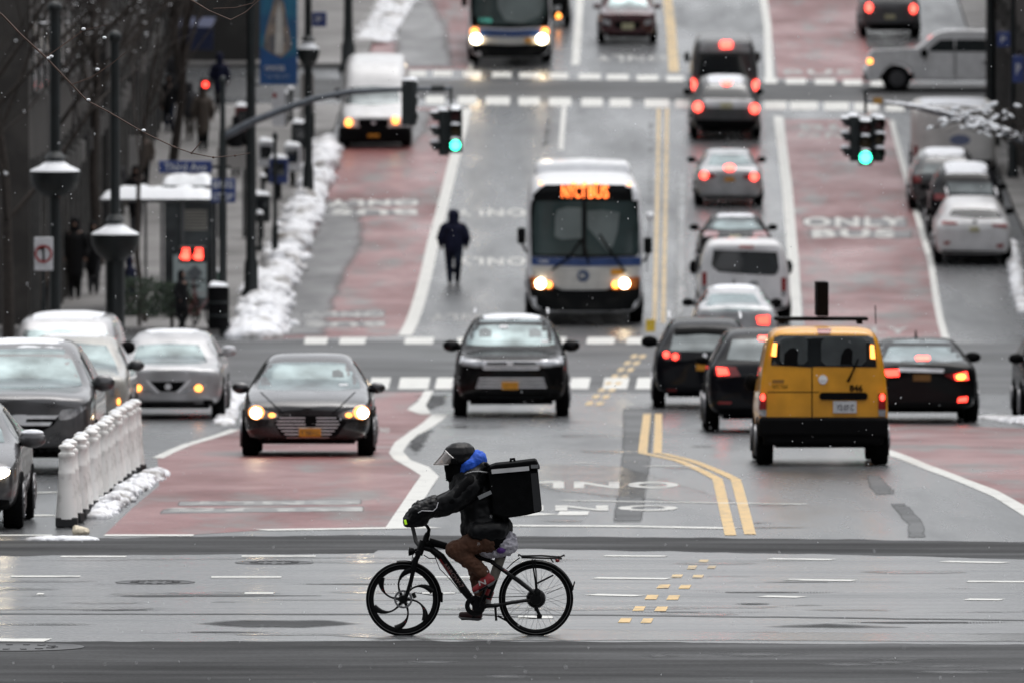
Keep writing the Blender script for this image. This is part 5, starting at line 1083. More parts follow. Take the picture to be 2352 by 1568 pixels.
hd = MB(); hd.caps(P2(945, 440, -.02), P2(1010, 350, -.03), .07, .09); hd.caps(P2(1010, 350), P2(1110, 285), .10, .095); hd.caps(P2(920, 470, .03), P2(950, 430, .05), .06, .07)
for v in hd.v: v.y *= 1.25
blob(hd, 'hood', M('hood_blue', (.008, .08, .50), .75, var=.3, scale=12, bump=.5, bscale=20), rider, .01, 5, .007, .06)
MB().tube([P2(742, 440, -.03), P2(722, 470, -.05), P2(718, 510, -.05), P2(722, 530, -.05)], .0035, 5).ball(P2(720, 520, -.05), (.02, .01, .008)).ball(P2(712, 545, -.05), (.012, .008, .008)).build('chin_cord', TRIM, rider)
# delivery box on the back
bx = thing('delivery_backpack', 'large black square delivery backpack with silver reflective strip worn on the rider', 'backpack', BG)
BOXM = M('cordura_black', (.0035, .0037, .004), .9, spec=.1, var=.4, scale=14, bump=.25, bscale=60)
bp_ = [(1005,285),(1372,262),(1405,568),(1385,578),(1290,602),(1130,626),(1040,600)]
MB().prism([(P(x, y).x, P(x, y).z) for x, y in bp_], -.21, .21).build('box_body', BOXM, bx, 30, .018, 3)
lid = MB().prism([(P(x, y).x, P(x, y).z) for x, y in [(1008,240),(1060,222),(1200,208),(1350,190),(1366,200),(1392,256),(1312,262),(1305,238),(1018,262)]], -.225, .225).build('lid', BOXM, bx, 30, .014, 3)
ribbon(MB(), P(1028, 276), P(1308, 251), .040, -.232, .03).build('reflective_strip', M('strip_silver', (.62, .62, .62), .35), bx, 0)
ribbon(MB(), P(1322, 238), P(1378, 236), .032, -.234, .02).build('lid_patch', M('strip_grey', (.16, .165, .17), .4), bx, 0)
MB().tube([P(1172, 210, -.02), P(1172, 190, -.02), P(1196, 188, -.02), P(1198, 206, -.02)], .014, 8).build('lid_handle', BOXM, bx)
MB().prism([(P(x, y).x, P(x, y).z) for x, y in [(1320,290),(1368,285),(1400,560),(1345,580)]], -.216, -.205).build('side_panel', M('cordura_edge', (.018, .019, .021), .5), bx, 0)
for d in (-.12, .12): MB().tube([P(1005, 265, d), P(985, 240, d), P(960, 260, d*1.15), P(915, 330, d*1.5), P(905, 420, d*1.6)], .016, 6).build('shoulder_strap', BOXM, bx)
for x, y in ((985,222),(1002,236),(1012,262),(1010,288)): MB().ball(P(x, y, -.17), (.02, .02, .018)).build('buckle', TRIM, bx)
BAGM = M('plastic_bag', (.62, .60, .66), .3, var=.15, scale=9, trans=.25, bump=.9, bscale=14)
bag = MB().caps(P(1010, 868, -.05), P(1120, 822, -.06), .065, .105); bag.ball(P(1150, 818, -.04), (.085, .10, .10)).ball(P(990, 875, -.06), (.06, .08, .04)).ball(P(1060, 880, -.07), (.05, .07, .04))
bag = blob(bag, 'plastic_bag', BAGM, None, .009, 2, .022, .05, 2); bag.location = BG; tag(bag, 'crumpled pale plastic bag with purple print tied over the saddle', 'bag')
bag.data.update()
pp = MB().ball(P(1100, 865, -.115), (.05, .075, .035)).build('purple_print', M('bag_purple', (.10, .03, .22), .5), bag)

# ------------------------------------------------------------------ street furniture, left side
POLE = M('pole_dark_green', (.006, .010, .011), .55, .1, .1, .3, 6); SIGB = M('sign_blue', (.02, .04, .16), .5, var=.2); SIGW = M('sign_white', (.55, .56, .58), .5, var=.15, scale=14)
SNT = M('snow_bright', (.85, .87, .90), .6, var=.05, scale=12, bump=.5)
def snowcap(mb, c, rx, ry, h, n=14, m=10):
    c = Vector(c); vs = []
    for i in range(n + 1):
        for k in range(m + 1):
            u, v = i/n*2 - 1, k/m*2 - 1; e = max(0, 1 - abs(u)**4) * max(0, 1 - abs(v)**4)
            z = h * e**.5 * (.75 + .5*noise.noise(Vector((c.x + u*rx*3, c.y + v*ry*3, 1))))
            vs.append(c + Vector((u*rx, v*ry, z)))
    mb.add(vs, [(i*(m+1)+k, (i+1)*(m+1)+k, (i+1)*(m+1)+k+1, i*(m+1)+k+1) for i in range(n) for k in range(m)])
    mb.add([c + Vector((-rx, -ry, -.01)), c + Vector((rx, -ry, -.01)), c + Vector((rx, ry, -.01)), c + Vector((-rx, ry, -.01))], [(0,3,2,1)])
    return mb
def GP(px, py, raise_=.15): 
    g = G(px, py); g.z += raise_ if abs(g.x + 5) > 0 and (g.x < -5.2 or g.x > 12.6) else 0; return g
def HT(base_y, y): return (base_y - y) / SC(base_y)
def lamp_post(label, px, by, top, bowl, w0, w1, r, raise_=.15):
    g = GP(px, by, raise_); t = thing('lamp_post', label, 'lamp post', g, 0, 'dark green lamp posts'); h = HT(by, top); zb = HT(by, bowl)
    MB().lathe([(w0*1.9, 0), (w0*1.9, .12), (w0*1.4, .25), (w0*1.35, .8), (w0, .95), (w0, zb - .3), (w0*.9, zb), (w1, zb + .2), (w1*.9, h), (.02, h)], n=16).build('post', POLE, t)
    if r:
        b = MB().lathe([(w0, -.42), (r*.5, -.38), (r*.8, -.27), (r*.97, -.12), (r, .0), (r*1.02, .05), (r*.9, .05), (r*.3, .02)], (0, 0, zb), n=24).build('planter_bowl', POLE, t)
        MB().lathe([(r*1.0, .03), (r*.95, .08), (r*.6, .15), (w1*1.8, .22), (w1*1.1, .24)], (0, 0, zb), n=20).build('snow', SNT, b, 60)
        MB().lathe([(w1*1.3, 0), (w1*2, .05), (w1*1.2, .14), (w1, .16)], (0, 0, zb + .25), n=14).build('collar', POLE, t)
    MB().ball((0, 0, h + .02), (w1*1.4, w1*1.4, .12)).build('finial', POLE, t)
    return t
lamp_post('dark lamp post with snow filled round planter bowl rising behind the silver crossover', 265, 925, 88, 545, .17, .085, .43, .0)
lamp_post('tall lamp post with a big snow topped planter bowl at the far left', 127, 905, 20, 400, .10, .10, .46, .0)
lamp_post('dark post behind the blue street sign, right of the snowy kiosk', 512, 772, 205, 480, .085, .06, 0)
lamp_post('tall dark pole left of the blue banner with the white spire', 577, 700, -60, 330, .12, .11, 0)
lamp_post('pole with snow on its lantern right of the blue banner', 708, 470, -60, 130, .11, .10, .30)
lamp_post('slim post between the newspaper boxes and the bus lane', 632, 620, 330, 520, .06, .05, 0)
lamp_post('far dark pole at the top left beside the upper avenue', 800, 165, -60, 60, .16, .14, 0)
lamp_post('thick dark pole at the top right edge of the photo', 2275, 345, -60, 200, .15, .14, 0)
lamp_post('slimmer dark pole right of the thick pole near the blue signs', 2326, 420, -60, 330, .09, .08, 0)

def text_obj(txt, w, h, mat, name, par, loc, rot=(pi/2, 0, 0), off=.01):
    cu = bpy.data.curves.new('t', 'FONT'); cu.body = txt; cu.resolution_u = 2; cu.offset = off; cu.extrude = .004
    o = bpy.data.objects.new('t', cu); COL.objects.link(o); dg = bpy.context.evaluated_depsgraph_get(); me = bpy.data.meshes.new_from_object(o.evaluated_get(dg)); bpy.data.objects.remove(o)
    X = [v.co.x for v in me.vertices]; Y = [v.co.y for v in me.vertices]; ax, bx, ay, by = min(X), max(X), min(Y), max(Y)
    for v in me.vertices: v.co.x = ((v.co.x-ax)/(bx-ax) - .5)*w; v.co.y = ((v.co.y-ay)/(by-ay) - .5)*h
    n = link(name, me, mat, par, 0); n.location = loc; n.rotation_euler = rot; return n
def street_sign(nm, label, x0, x1, y0, y1, depth_y, txt=None, mat=None, cat='street sign', tmat=None, rows=1, snow=False, kind='sign'):
    """sign plate at the depth of ground row depth_y"""
    s = SC(depth_y); d = F / s; d0 = ray((x0+x1)/2, (y0+y1)/2); p = CAM + d0 * (d / d0.dot(FW)); w, h = (x1-x0)/s, (y1-y0)/s
    t = thing(nm, label, cat, p)
    MB().box((0, 0, 0), (w, .03, h)).build('plate', mat or SIGB, t, 35, .012)
    if txt:
        L = txt.split('|')
        for i, q in enumerate(L): text_obj(q, w*.8, h*.6/len(L), tmat or SIGW, 'lettering', t, (0, -.025, h*(.25 if len(L) > 1 else 0) - i*h*.5))
    if snow: snowcap(MB(), (0, 0, h/2), w*.5, .05, .06).build('snow', SNT, t, 60)
    return t, w, h
t, w, h = street_sign('street_name_sign', 'long blue street name sign lettered Third Ave over the snowy kiosk', 365, 487, 370, 398, 770, 'Third Ave')
MB().box((w*.6, .05, .0), (w*.5, .05, .06)).build('bracket', POLE, t); 
t, w, h = street_sign('parking_sign', 'square blue sign with white lettering on the post right of the kiosk', 484, 541, 411, 466, 772, 'BUS|STOP'); MB().box((0, .05, -.1), (.08, .06, h)).build('bracket', POLE, t)
t, w, h = street_sign('no_turn_sign', 'white sign with red prohibition ring low at the far left', 78, 122, 545, 622, 950, None, SIGW)
MB().lathe([(w*.36, -.02), (w*.46, -.02), (w*.46, .0), (w*.36, .0)], (0, -.02, 0), 'y', 28, True).build('red_ring', M('ring_red', (.30, .01, .012), .5), t); MB().box((0, -.025, 0), (.035, .012, h*.42)).box((-.04, -.025, h*.15), (.1, .012, .035)).build('arrow', TRIM, t)
MB().box((0, .03, -1.5), (.06, .05, 3.0 + h)).build('post', POLE, t)
t, w, h = street_sign('banner', 'tall blue banner with a white spire picture hanging at the top left', 597, 683, -40, 195, 560, None, M('banner_blue', (.015, .09, .20), .6, col2=(.02, .16, .26), scale=1.2), 'banner', kind='banner')
MB().prism([(-w*.42, -h*.13), (-w*.3, h*.08), (-w*.12, h*.34), (0, h*.38), (w*.14, h*.3), (w*.36, -h*.14), (0, -h*.26)], -.03, -.016).build('mountain_picture', M('banner_tan', (.26, .21, .17), .6, col2=(.11, .11, .12), scale=2.5), t, 0)
MB().prism([(-w*.10, -h*.2), (-w*.06, h*.2), (.02, h*.33), (w*.10, h*.18), (w*.12, -h*.2)], -.036, -.031).build('spire_picture', M('banner_cream', (.50, .49, .46), .6, var=.25, scale=2), t, 0)
MB().prism([(-w*.5, -h*.5), (w*.5, -h*.5), (w*.5, -h*.22), (w*.15, -h*.25), (-w*.2, -h*.2), (-w*.5, -h*.13)], -.04, -.037).build('lower_field', M('banner_deep', (.01, .07, .22), .6), t, 0)
text_obj('WINTER', w*.55, .14, SIGW, 'lettering', t, (-w*.1, -.06, -h*.34)); text_obj('IN THE CITY', w*.6, .1, SIGB if 0 else M('sign_light', (.25, .32, .45), .5), 'lettering', t, (0, -.06, -h*.42))
MB().tube([(-w*.5, .03, h*.5), (-w*.72, .03, h*.5)], .03).tube([(-w*.5, .03, -h*.5), (-w*.72, .03, -h*.5)], .03).build('bracket', POLE, t)
for a in ((625, 655, 200, 290, 560, 'pale sheet sign with small red mark hanging under the blue banner', SIGW), (2290, 2320, 74, 108, 640, 'small blue sign on the pole at the top right', SIGB), (2326, 2352, 128, 190, 700, 'blue round ended sign at the right edge of the photo', SIGB), (717, 750, 28, 62, 330, 'round dark blue sign with a red edge at the top beside the left poles', SIGB)):
    t, w, h = street_sign('sign_plate', a[5], *a[:5], None, a[6], 'sign')
    if a[6] is SIGW: MB().box((-w*.3, -.02, h*.28), (.10, .012, .12)).build('red_mark', TAILD, t)
    else: text_obj('P', w*.4, h*.4, SIGW, 'lettering', t, (0, -.025, 0))

def signal_head(par_or_none, label, loc, yaw, lit, r=.105, group='traffic signal heads', back=False):
    t = thing('traffic_light', label, 'traffic light', loc, yaw, group)
    MB().box((0, .09, -.42), (.30, .20, .98)).build('housing', POLE, t, 35, .03)
    if back: MB().box((0, .21, -.42), (.42, .02, 1.1)).build('back_plate', POLE, t)
    for k, nm in enumerate(('red', 'amber', 'green')):
        z = -.10 - k*.32
        v = []
        for i in range(13):
            a = R(-25 + 230*i/12); ln = .22 * (.55 + .45*sin(max(0, min(pi, a))))
            for q in (0, 1): v.append(((r + .02)*cos(a), -.01 - q*ln, z + (r + .02)*sin(a)))
        vz = MB().add(v, [(2*i, 2*i+1, 2*i+3, 2*i+2) for i in range(12)]).build('visor', POLE, t, 60); so_ = vz.modifiers.new('s', 'SOLIDIFY'); so_.thickness = .01
        MB().lathe([(.004, -.03), (r*.7, -.025), (r, -.005), (r, .01)], (0, -.01, z), 'y', 20).build('lens', M('green_lit', (.1, 1, .6), emit=(.04, .95, .50), es=6) if nm == lit else M('lens_' + nm, {'red': (.05,.006,.006), 'amber': (.05,.03,.005), 'green': (.006,.04,.02)}[nm], .3), t)
        snowcap(MB(), (0, -.12, z + r + .025), .10, .10, .07, 8, 6).build('snow', SNT, t, 60)
    snowcap(MB(), (0, .06, .07), .14, .12, .09, 8, 6).build('snow', SNT, t, 60)
    return t
def at_d(px, py, dy): 
    d0 = ray(px, py); return CAM + d0 * ((F / SC(dy)) / d0.dot(FW))
DL = 770
mast = thing('signal_mast', 'curved grey mast arm reaching from the left post over the bus lane', 'mast arm', at_d(522, 310, DL), 0, 'signal mast arms')
o0 = at_d(522, 310, DL)
GALV = M('galvanised', (.09, .10, .115), .45, .5, var=.3, scale=9)
pts = [at_d(x, y, DL) - o0 for x, y in ((510,316),(580,280),(650,252),(720,228),(800,212),(900,206),(1036,204))]
MB().tube(pts, [.09, .085, .08, .072, .065, .055, .045], 10).build('arm', GALV, mast, 60)
MB().tube([at_d(1036, 200, DL) - o0, at_d(1036, 250, DL) - o0], .03).tube([at_d(990, 204, DL) - o0, at_d(1020, 203, DL) - o0], .075).build('hanger', POLE, mast)
MB().tube([at_d(512, 770, DL) - o0 , at_d(512, 300, DL) - o0], .085, 12).build('post', POLE, mast)
signal_head(None, 'left hanging traffic light showing green', at_d(1046, 256, DL), 0, 'green')
signal_head(None, 'snow capped signal head turned sideways next to the green light', at_d(1010, 262, DL) + Vector((0, .15, 0)), R(-80), None)
signal_head(None, 'dark signal head on the mast arm seen against the white cargo van', at_d(943, 192, DL), R(160), None)
mast2 = thing('signal_mast', 'thin snowy mast arm coming in from the right edge with two hanging lights', 'mast arm', at_d(2000, 236, DL), 0, 'signal mast arms'); o2 = at_d(2000, 236, DL)
MB().tube([at_d(x, y, DL) - o2 for x, y in ((1990,234),(2060,240),(2130,255),(2220,280),(2290,305),(2400,345),(2480,372))], [.03,.033,.036,.04,.045,.05,.055], 10).build('arm', GALV, mast2, 60)
sn = MB()
for i in range(40):
    x = 2040 + i*8.5 + random.uniform(-2, 2); y = 236 + (max(0, x-2000)/100)**2*4.2 + (x-2000)*.085
    sn.ball(at_d(x, y, DL) - o2 + Vector((0, -.02, .05)), (.09, .07, random.uniform(.02, .06)), 6, 5)
sn.build('snow', SNT, mast2); MB().tube([at_d(1988, 215, DL) - o2, at_d(1988, 262, DL) - o2], .035).ball(at_d(1988, 212, DL) - o2, .06).build('hanger', POLE, mast2)
MB().box(at_d(2016, 232, DL) - o2 + Vector((0, -.05, 0)), (.2, .03, .14)).build('amber_tag', M('tag_amber', (.35, .18, .03), .5), mast2)
MB().tube([at_d(2480, 770, DL) - o2, at_d(2480, 300, DL) - o2], .12, 12).build('post', POLE, mast2)
signal_head(None, 'right hanging traffic light showing bright green', at_d(1988, 284, DL), 0, 'green', .125)
signal_head(None, 'dark signal head immediately right of the bright green light', at_d(2017, 276, DL) + Vector((0, .1, 0)), R(18), None)
signal_head(None, 'side facing signal head with three snowy visors left of the bright green light', at_d(1954, 275, DL) + Vector((0, .1, 0)), R(-85), None)

# kiosk / bus shelter
kg = GP(392, 728); ks = SC(728); kk = thing('news_kiosk', 'glass and steel kiosk with thick snow on its flat roofs and a pale poster', 'kiosk', kg)
STEEL = M('steel_grey', (.13, .135, .14), .4, .6, var=.25, scale=3); KGL = M('kiosk_glass', (.09, .10, .105), .15, .4, var=.4, scale=1.5)
kx = lambda x: (x - 392)/ks; kz = lambda y: (728 - y)/ks
MB().box((kx(432), 1.6, kz(710)/2 + .2), ((495-370)/ks, 3.0, .5)).build('base', STEEL, kk, 35, .02)
for x in (372, 420, 492, 545 - 50): MB().box((kx(x), .05, kz(600)), (.07, .1, kz(470))).build('post', STEEL, kk)
for x in (240, 330): MB().box((kx(x), 1.5, kz(600)), (.06, .06, kz(470))).build('post', STEEL, kk)
MB().box((kx(435), .6, kz(590)), ((490-375)/ks, .9, 2.2)).build('glass_wall', KGL, kk)
for i in range(7): MB().box((kx(447), .10, kz(500 + i*7)), ((476-418)/ks, .05, .045)).build('louvre', M('louvre_beige', (.28, .27, .24), .5), kk)
MB().box((kx(365), 1.4, kz(474)), ((500-232)/ks, 3.0, .12)).build('roof', STEEL, kk); snowcap(MB(), (kx(365), 1.2, kz(472)), (500-230)/ks/2, 1.5, .30, 30, 10).build('snow', SNT, kk, 60)
MB().box((kx(422), 3.6, kz(448)), ((480-366)/ks, 1.4, .1)).build('upper_roof', STEEL, kk); snowcap(MB(), (kx(422), 3.6, kz(446)), (482-364)/ks/2, .8, .30, 20, 8).build('snow', SNT, kk, 60)
po = MB().box((kx(436), -.02, kz(650)), ((474-398)/ks, .05, (700-602)/ks)).build('poster', M('poster_pale', (.36, .42, .42), .4, col2=(.16, .19, .20), scale=1.6, t0=.5, t1=.62), kk)
MB().box((kx(448), -.06, kz(642)), (.26, .02, .26), Matrix.Rotation(R(45), 3, 'Y')).build('poster_diamond', M('poster_grey', (.10, .11, .12), .5), po)
for a, lab in ((427, 'left of the paired red pedestrian signals glowing over the kiosk poster'), (457, 'right of the paired red pedestrian signals glowing over the kiosk poster')):
    t = thing('pedestrian_signal', lab, 'pedestrian signal', at_d(a, 585, 800), 0, 'paired red pedestrian signals'); MB().box((0, .1, 0), (.30, .18, .34)).build('housing', POLE, t, 35, .02)
    hnd = MB().box((0, -.01, -.04), (.15, .02, .13)).box((-.09, -.01, -.03), (.035, .02, .1), Matrix.Rotation(.5, 3, 'Y'))
    for q in range(4): hnd.box((-.055 + q*.037, -.01, .07), (.026, .02, .12))
    hnd.build('red_hand', M('hand_lit', (1, .1, .08), emit=(1, .05, .03), es=5), t, 0)
def bin_(label, px, py, w, h, mat, snow=True, name='litter_bin', cat='litter bin', group=None, tall=0):
    t = thing(name, label, cat, GP(px, py), 0, group)
    MB().lathe([(w*.42, .02), (w*.5, .05), (w*.5, h*.92), (w*.46, h), (w*.3, h)], n=18).build('barrel', mat, t)
    for z in (.3, .6): MB().lathe([(w*.5, z*h), (w*.53, z*h + .01), (w*.53, z*h + .04), (w*.5, z*h + .05)], n=18).build('hoop', POLE, t)
    if snow: snowcap(MB(), (0, 0, h), w*.46, w*.46, .12, 8, 8).build('snow', SNT, t, 60)
    return t
GBIN = M('bin_green', (.008, .06, .035), .4, coat=.4)
bin_('dark green drum shaped bin with a snow lid in front of the kiosk', 490, 716, .52, .78, GBIN)
bin_('black litter bin standing at the foot of the left snowbank', 502, 774, .46, .95, TRIM)
def newsbox(label, px, py, mat, w=.5, h=1.15):
    t = thing('newspaper_box', label, 'newspaper box', GP(px, py), 0, 'newspaper boxes on the left pavement')
    MB().box((0, 0, h*.65), (w, .45, h*.6)).build('cabinet', mat, t, 35, .03); MB().box((0, 0, h*.18), (w*.3, .2, h*.36)).build('pedestal', TRIM, t); MB().box((0, -.235, h*.7), (w*.7, .02, h*.3)).build('window', DGLASS, t)
    snowcap(MB(), (0, 0, h*.95), w*.5, .24, .14, 8, 8).build('snow', SNT, t, 60)
newsbox('blue newspaper box with snow on top between two pale ones', 640, 470, SIGB); newsbox('pale newspaper box left of the blue one, snow on top', 612, 430, SIGW, .45); newsbox('pale newspaper box right of the blue one, snow on top', 672, 440, SIGW, .45)
newsbox('dark newspaper box farthest up the pavement near the cargo van', 690, 385, POLE, .5); newsbox('dark newspaper box lowest on the pavement near the slim post', 600, 560, POLE, .45)
newsbox('small red and grey box standing beside the upper left crosswalk', 560, 345, M('box_red_grey', (.16, .03, .03), .5), .5)
for i, (x, y) in enumerate(((604, 500), (597, 590), (655, 300), (668, 290))):
    t = thing('bollard', ['short snow capped post left of the blue newspaper box', 'short snow capped post beside the lowest dark newspaper box', 'left of two tiny snow capped posts behind the newspaper boxes', 'right of two tiny snow capped posts behind the newspaper boxes'][i], 'bollard', GP(x, y), 0, 'snow capped short posts')
    MB().lathe([(.09, 0), (.09, .1), (.06, .14), (.06, .85), (.08, .9), (.02, .95)], n=12).build('shaft', POLE, t); snowcap(MB(), (0, 0, .93), .09, .09, .12, 6, 6).build('snow', SNT, t, 60)
# hoardings / pale panels
for a in ((215, 326, 314, 400, 470, 'pale grey panel board standing behind the lamp post in front of the dark shops'), (70, 190, 180, 262, 420, 'pale panel board high at the left seen through bare twigs'), (498, 566, 340, 388, 560, 'pale rounded panel beside the blue street sign'), (690, 722, 170, 262, 330, 'narrow white panel at the foot of the pole right of the banner')):
    t, w, h = street_sign('panel_board', a[5], *a[:5], None, M('panel_pale', (.30, .29, .28), .6, var=.15, scale=1.2), 'panel'); z = t.location.z - zt(t.location.y)
    for q in (-.42, .42): MB().box((w*q, .05, -z/2 - h*.25), (.08, .06, max(.2, z - h*.1))).build('leg', POLE, t)
t, w, h = street_sign('awning', 'dark navy shop awning above the pavement at the upper left', 412, 490, 62, 116, 250, None, M('awning_navy', (.010, .018, .06), .7), 'awning'); MB().add([(-w/2, 0, h/2), (w/2, 0, h/2), (w/2, 2.5, h*.9), (-w/2, 2.5, h*.9)], [(0,1,2,3)]).build('canopy', MATS['awning_navy'], t)
t, w, h = street_sign('awning', 'snow loaded shop awning at the far left edge', -30, 68, 202, 232, 400, None, M('awning_black', (.008, .008, .009), .7), 'awning'); snowcap(MB(), (0, .6, h*.1), w/2, .7, .4, 20, 6).build('snow', SNT, t, 60)

# buildings
BR = M('facade_brown', (.022, .019, .017), .8, col2=(.045, .040, .036), scale=.8); BR2 = M('facade_grey_brown', (.016, .015, .014), .8, col2=(.035, .033, .031), scale=.6); SHOP = M('shop_glass', (.02, .023, .025), .12, coat=.3, var=.5, scale=.6); SHOPL = M('shop_lit', (.30, .28, .25), .4, emit=(.6, .55, .48), es=.10, var=.3, scale=1.5)
COLM = M('column_stone', (.07, .068, .065), .7, var=.2)
def building(label, x, y0, y1, h, side, mat, seed, name='building', depth=18, fine=True):
    rnd = random.Random(seed); g = Vector((x, y0, zt(y0))); t = thing(name, label, 'building', g, 0, 'buildings along the street'); L = y1 - y0; q = -1 if side == 'L' else 1
    MB().box((q*depth/2, L/2, h/2 - 2), (depth, L, h + 4)).build('wall', mat, t)
    MB().box((q*depth/2 - q*.2, L/2, h + .15), (depth + .5, L + .4, .5)).build('cornice', COLM, t)
    y = .8
    while fine and y < L - 3:
        zz = zt(y0 + y + 1.5) - zt(y0)
        MB().box((-q*.02, y + 1.4, zz + 1.7), (.12, 2.5, 2.5)).build('shop_window', SHOPL if rnd.random() < .25 else SHOP, t); MB().box((-q*.08, y - .1, zz + 1.9), (.3, .4, 3.8)).build('pilaster', COLM, t)
        MB().box((-q*.12, y + 1.4, zz + 3.25), (.35, 2.6, .5)).build('fascia', rnd.choice([BR2, TRIM, COLM, BR2]), t)
        for k in range(1, int((h - 4.5)/3.2)):
            w_ = MB().box((-q*.01, y + 1.4, zz + 3.2*k + 2.9), (.08, 1.3, 1.7)).build('window', SHOP, t); MB().box((-q*.06, y + 1.4, zz + 3.2*k + 2.0), (.2, 1.6, .12)).build('sill', COLM, w_)
        y += 3.1
    for k in range(int(depth/3) if fine else 0):
        for j in range(1, int((h)/3.3)):
            MB().box((q*(2 + 3*k), -.02, 3.3*j + .6), (1.3, .06, 1.7)).build('end_window', SHOP, t)
    return t
building('dark brown corner building with shopfronts along the left pavement', -10.6, Ym1 + 3, 292, 15, 'L', BR, 1); building('taller grey brown building next up the left pavement', -10.4, 292, Yf0 - 2, 19, 'L', BR2, 2)
building('dark corner building close behind the parked row at the right edge', 14.3, 313, Yf0 - 2.5, 17, 'R', BR, 14)
building('dark building beyond the upper crosswalk at the top left', -8.0, Yf1 + 2, 430, 17, 'L', BR2, 3)
building('dark building front beyond the right kerb at the upper right', 17.5, Ym1 + 3, Yf0 - 3, 16, 'R', BR, 4); building('brownish building at the top right beyond the upper avenue', 18.5, Yf1 + 2, 430, 16, 'R', BR2, 5)

building('unseen brown building added along the near left pavement to shade the street', -13.5, Yn1 + 3, Ym0 - 4, 13, 'L', BR, 6, fine=False); building('unseen grey building added along the near right pavement to shade the street', 17.5, Yn1 + 3, Ym0 - 4, 13, 'R', BR2, 7, fine=False)  # unseen near blocks, added so upright faces catch less sky light
building('unseen building added left of the viewer to shade the street', -14, -10, Yn0 - 6, 10, 'L', BR2, 8, fine=False); building('unseen building added right of the viewer to shade the street', 18, -10, Yn0 - 6, 10, 'R', BR, 9, fine=False)  # out of view on both sides, added to narrow the open sky
building('unseen block added behind the viewer to darken what the cars reflect', 40, -50, -25, 24, 'L', BR2, 10, fine=False, depth=80)  # unseen, added to block low sky from vehicle fronts and reflections
# people
def person(label, px, py, h, coat, legs, coatm, legm, seed, bag=None, yaw=0, stride=.25, hood=True, raise_=.15, shoes=None):
    rnd = random.Random(seed); g = GP(px, py, raise_); t = thing('person', label, 'person', g, yaw, 'pedestrians'); k = h/1.75
    b = MB(); b.ball((0, 0, 1.62*k), (.085*k, .10*k, .12*k)).caps((0, 0, 1.42*k), (0, 0, 1.55*k), .06*k, .055*k); b.caps((0, .02, 1.0*k), (0, 0, 1.32*k), .14*k, .15*k).caps((-.13*k, 0, 1.38*k), (.13*k, 0, 1.38*k), .085*k, .085*k)
    b.ball((0, -.095*k, 1.60*k), (.02*k, .025*k, .025*k))
    ft = []
    for s_ in (-1, 1):
        kn = Vector((s_*.085*k, -s_*stride*.30, .50*k)); an = Vector((s_*.07*k, s_*stride*.35*(1 if s_ > 0 else 1), .10*k)); b.caps((s_*.09*k, 0, .92*k), kn, .085*k, .06*k).caps(kn, an, .058*k, .04*k); ft.append(an)
        el = Vector((s_*.25*k, .05, 1.12*k)); hd_ = Vector((s_*.24*k, -.08*k, .90*k)); b.caps((s_*.17*k, 0, 1.38*k), el, .055*k, .045*k).caps(el, hd_, .045*k, .03*k)
        for q in range(4): b.caps(hd_ + Vector(((q-1.5)*.018*k, 0, -.02)), hd_ + Vector(((q-1.5)*.02*k, -.01, -.09*k)), .011*k, .010*k, 6)
        b.caps(hd_, hd_ + Vector((-s_*.03, -.03, -.04*k)), .011*k, .01*k, 6)
    blob(b, 'body', M('skin_brown', (.20, .12, .09), .7), t, .018, 2)  # one even brown skin tone
    c_ = MB(); c_.caps((0, .02, coat*k), (0, .01, 1.28*k), .19*k, .185*k).caps((-.14*k, 0, 1.36*k), (.14*k, 0, 1.36*k), .10*k, .10*k)
    for s_ in (-1, 1): c_.caps((s_*.19*k, 0, 1.34*k), (s_*.27*k, .05, 1.10*k), .082*k, .072*k).caps((s_*.27*k, .05, 1.10*k), (s_*.25*k, -.07*k, .93*k), .07*k, .055*k)
    if hood: c_.caps((0, .03, 1.50*k), (0, .02, 1.66*k), .11*k, .115*k)
    blob(c_, 'coat', coatm, t, .022, 4, .008, .12, seed)
    l_ = MB()
    for s_ in (-1, 1):
        kn = Vector((s_*.085*k, -s_*stride*.30, .50*k)); an = ft[0 if s_ < 0 else 1]; l_.caps((s_*.09*k, 0, .95*k), kn, .11*k, .082*k).caps(kn, an, .08*k, .062*k)
    blob(l_, 'trousers', legm, t, .022, 3)
    for an in ft: MB().caps(an + Vector((0, .05, -.05*k)), an + Vector((0, -.13*k, -.055*k)), .042*k, .035*k).build('shoe', shoes or TRIM, t, 60)
    if bag: MB().box((bag*.30*k, .02, .85*k), (.10, .3, .34)).build('bag', M('bag_grey', (.14, .14, .15), .6), t, 35, .03)
    return t
NAVY = M('coat_navy', (.009, .011, .030), .85, var=.3, spec=.2); BLKC = M('coat_black', (.007, .007, .008), .85, spec=.2); BRNC = M('coat_brown', (.07, .055, .045), .85); GRYC = M('coat_grey', (.03, .03, .034), .85); JEAN = M('jeans_dark', (.010, .014, .028), .85, spec=.2); BEIG = M('cloth_beige', (.12, .11, .10), .85)
person('pedestrian in a navy hooded coat walking up the road left of the bus', 1042, 652, 1.78, .90, 0, NAVY, JEAN, 1, None, pi, .42, True, 0).scale = (1.22, 1.05, 1)
person('tall figure in a long black coat standing at the far left beside the planter', 172, 702, 1.90, .60, 0, BLKC, BLKC, 2, -1, 0)
person('second black coated figure just behind the tall one at the far left', 182, 610, 1.85, .62, 0, BLKC, GRYC, 3, 1, 0)
person('hooded person seen over the kiosk roof', 312, 556, 1.80, .65, 0, BLKC, GRYC, 4, None, 0)
person('person in dark brown jacket with red shoes walking up the pavement', 352, 328, 1.75, .85, 0, M('coat_dark_brown', (.03, .024, .02), .85), JEAN, 5, None, pi, .5, True, .15, SHOE)
person('person carrying a round dark pack farther up the pavement', 436, 334, 1.65, .85, 0, GRYC, BEIG, 6, 1, pi)
person('person in a brown coat under the red light at the upper left', 466, 360, 1.85, .60, 0, BRNC, BLKC, 7, None, pi)
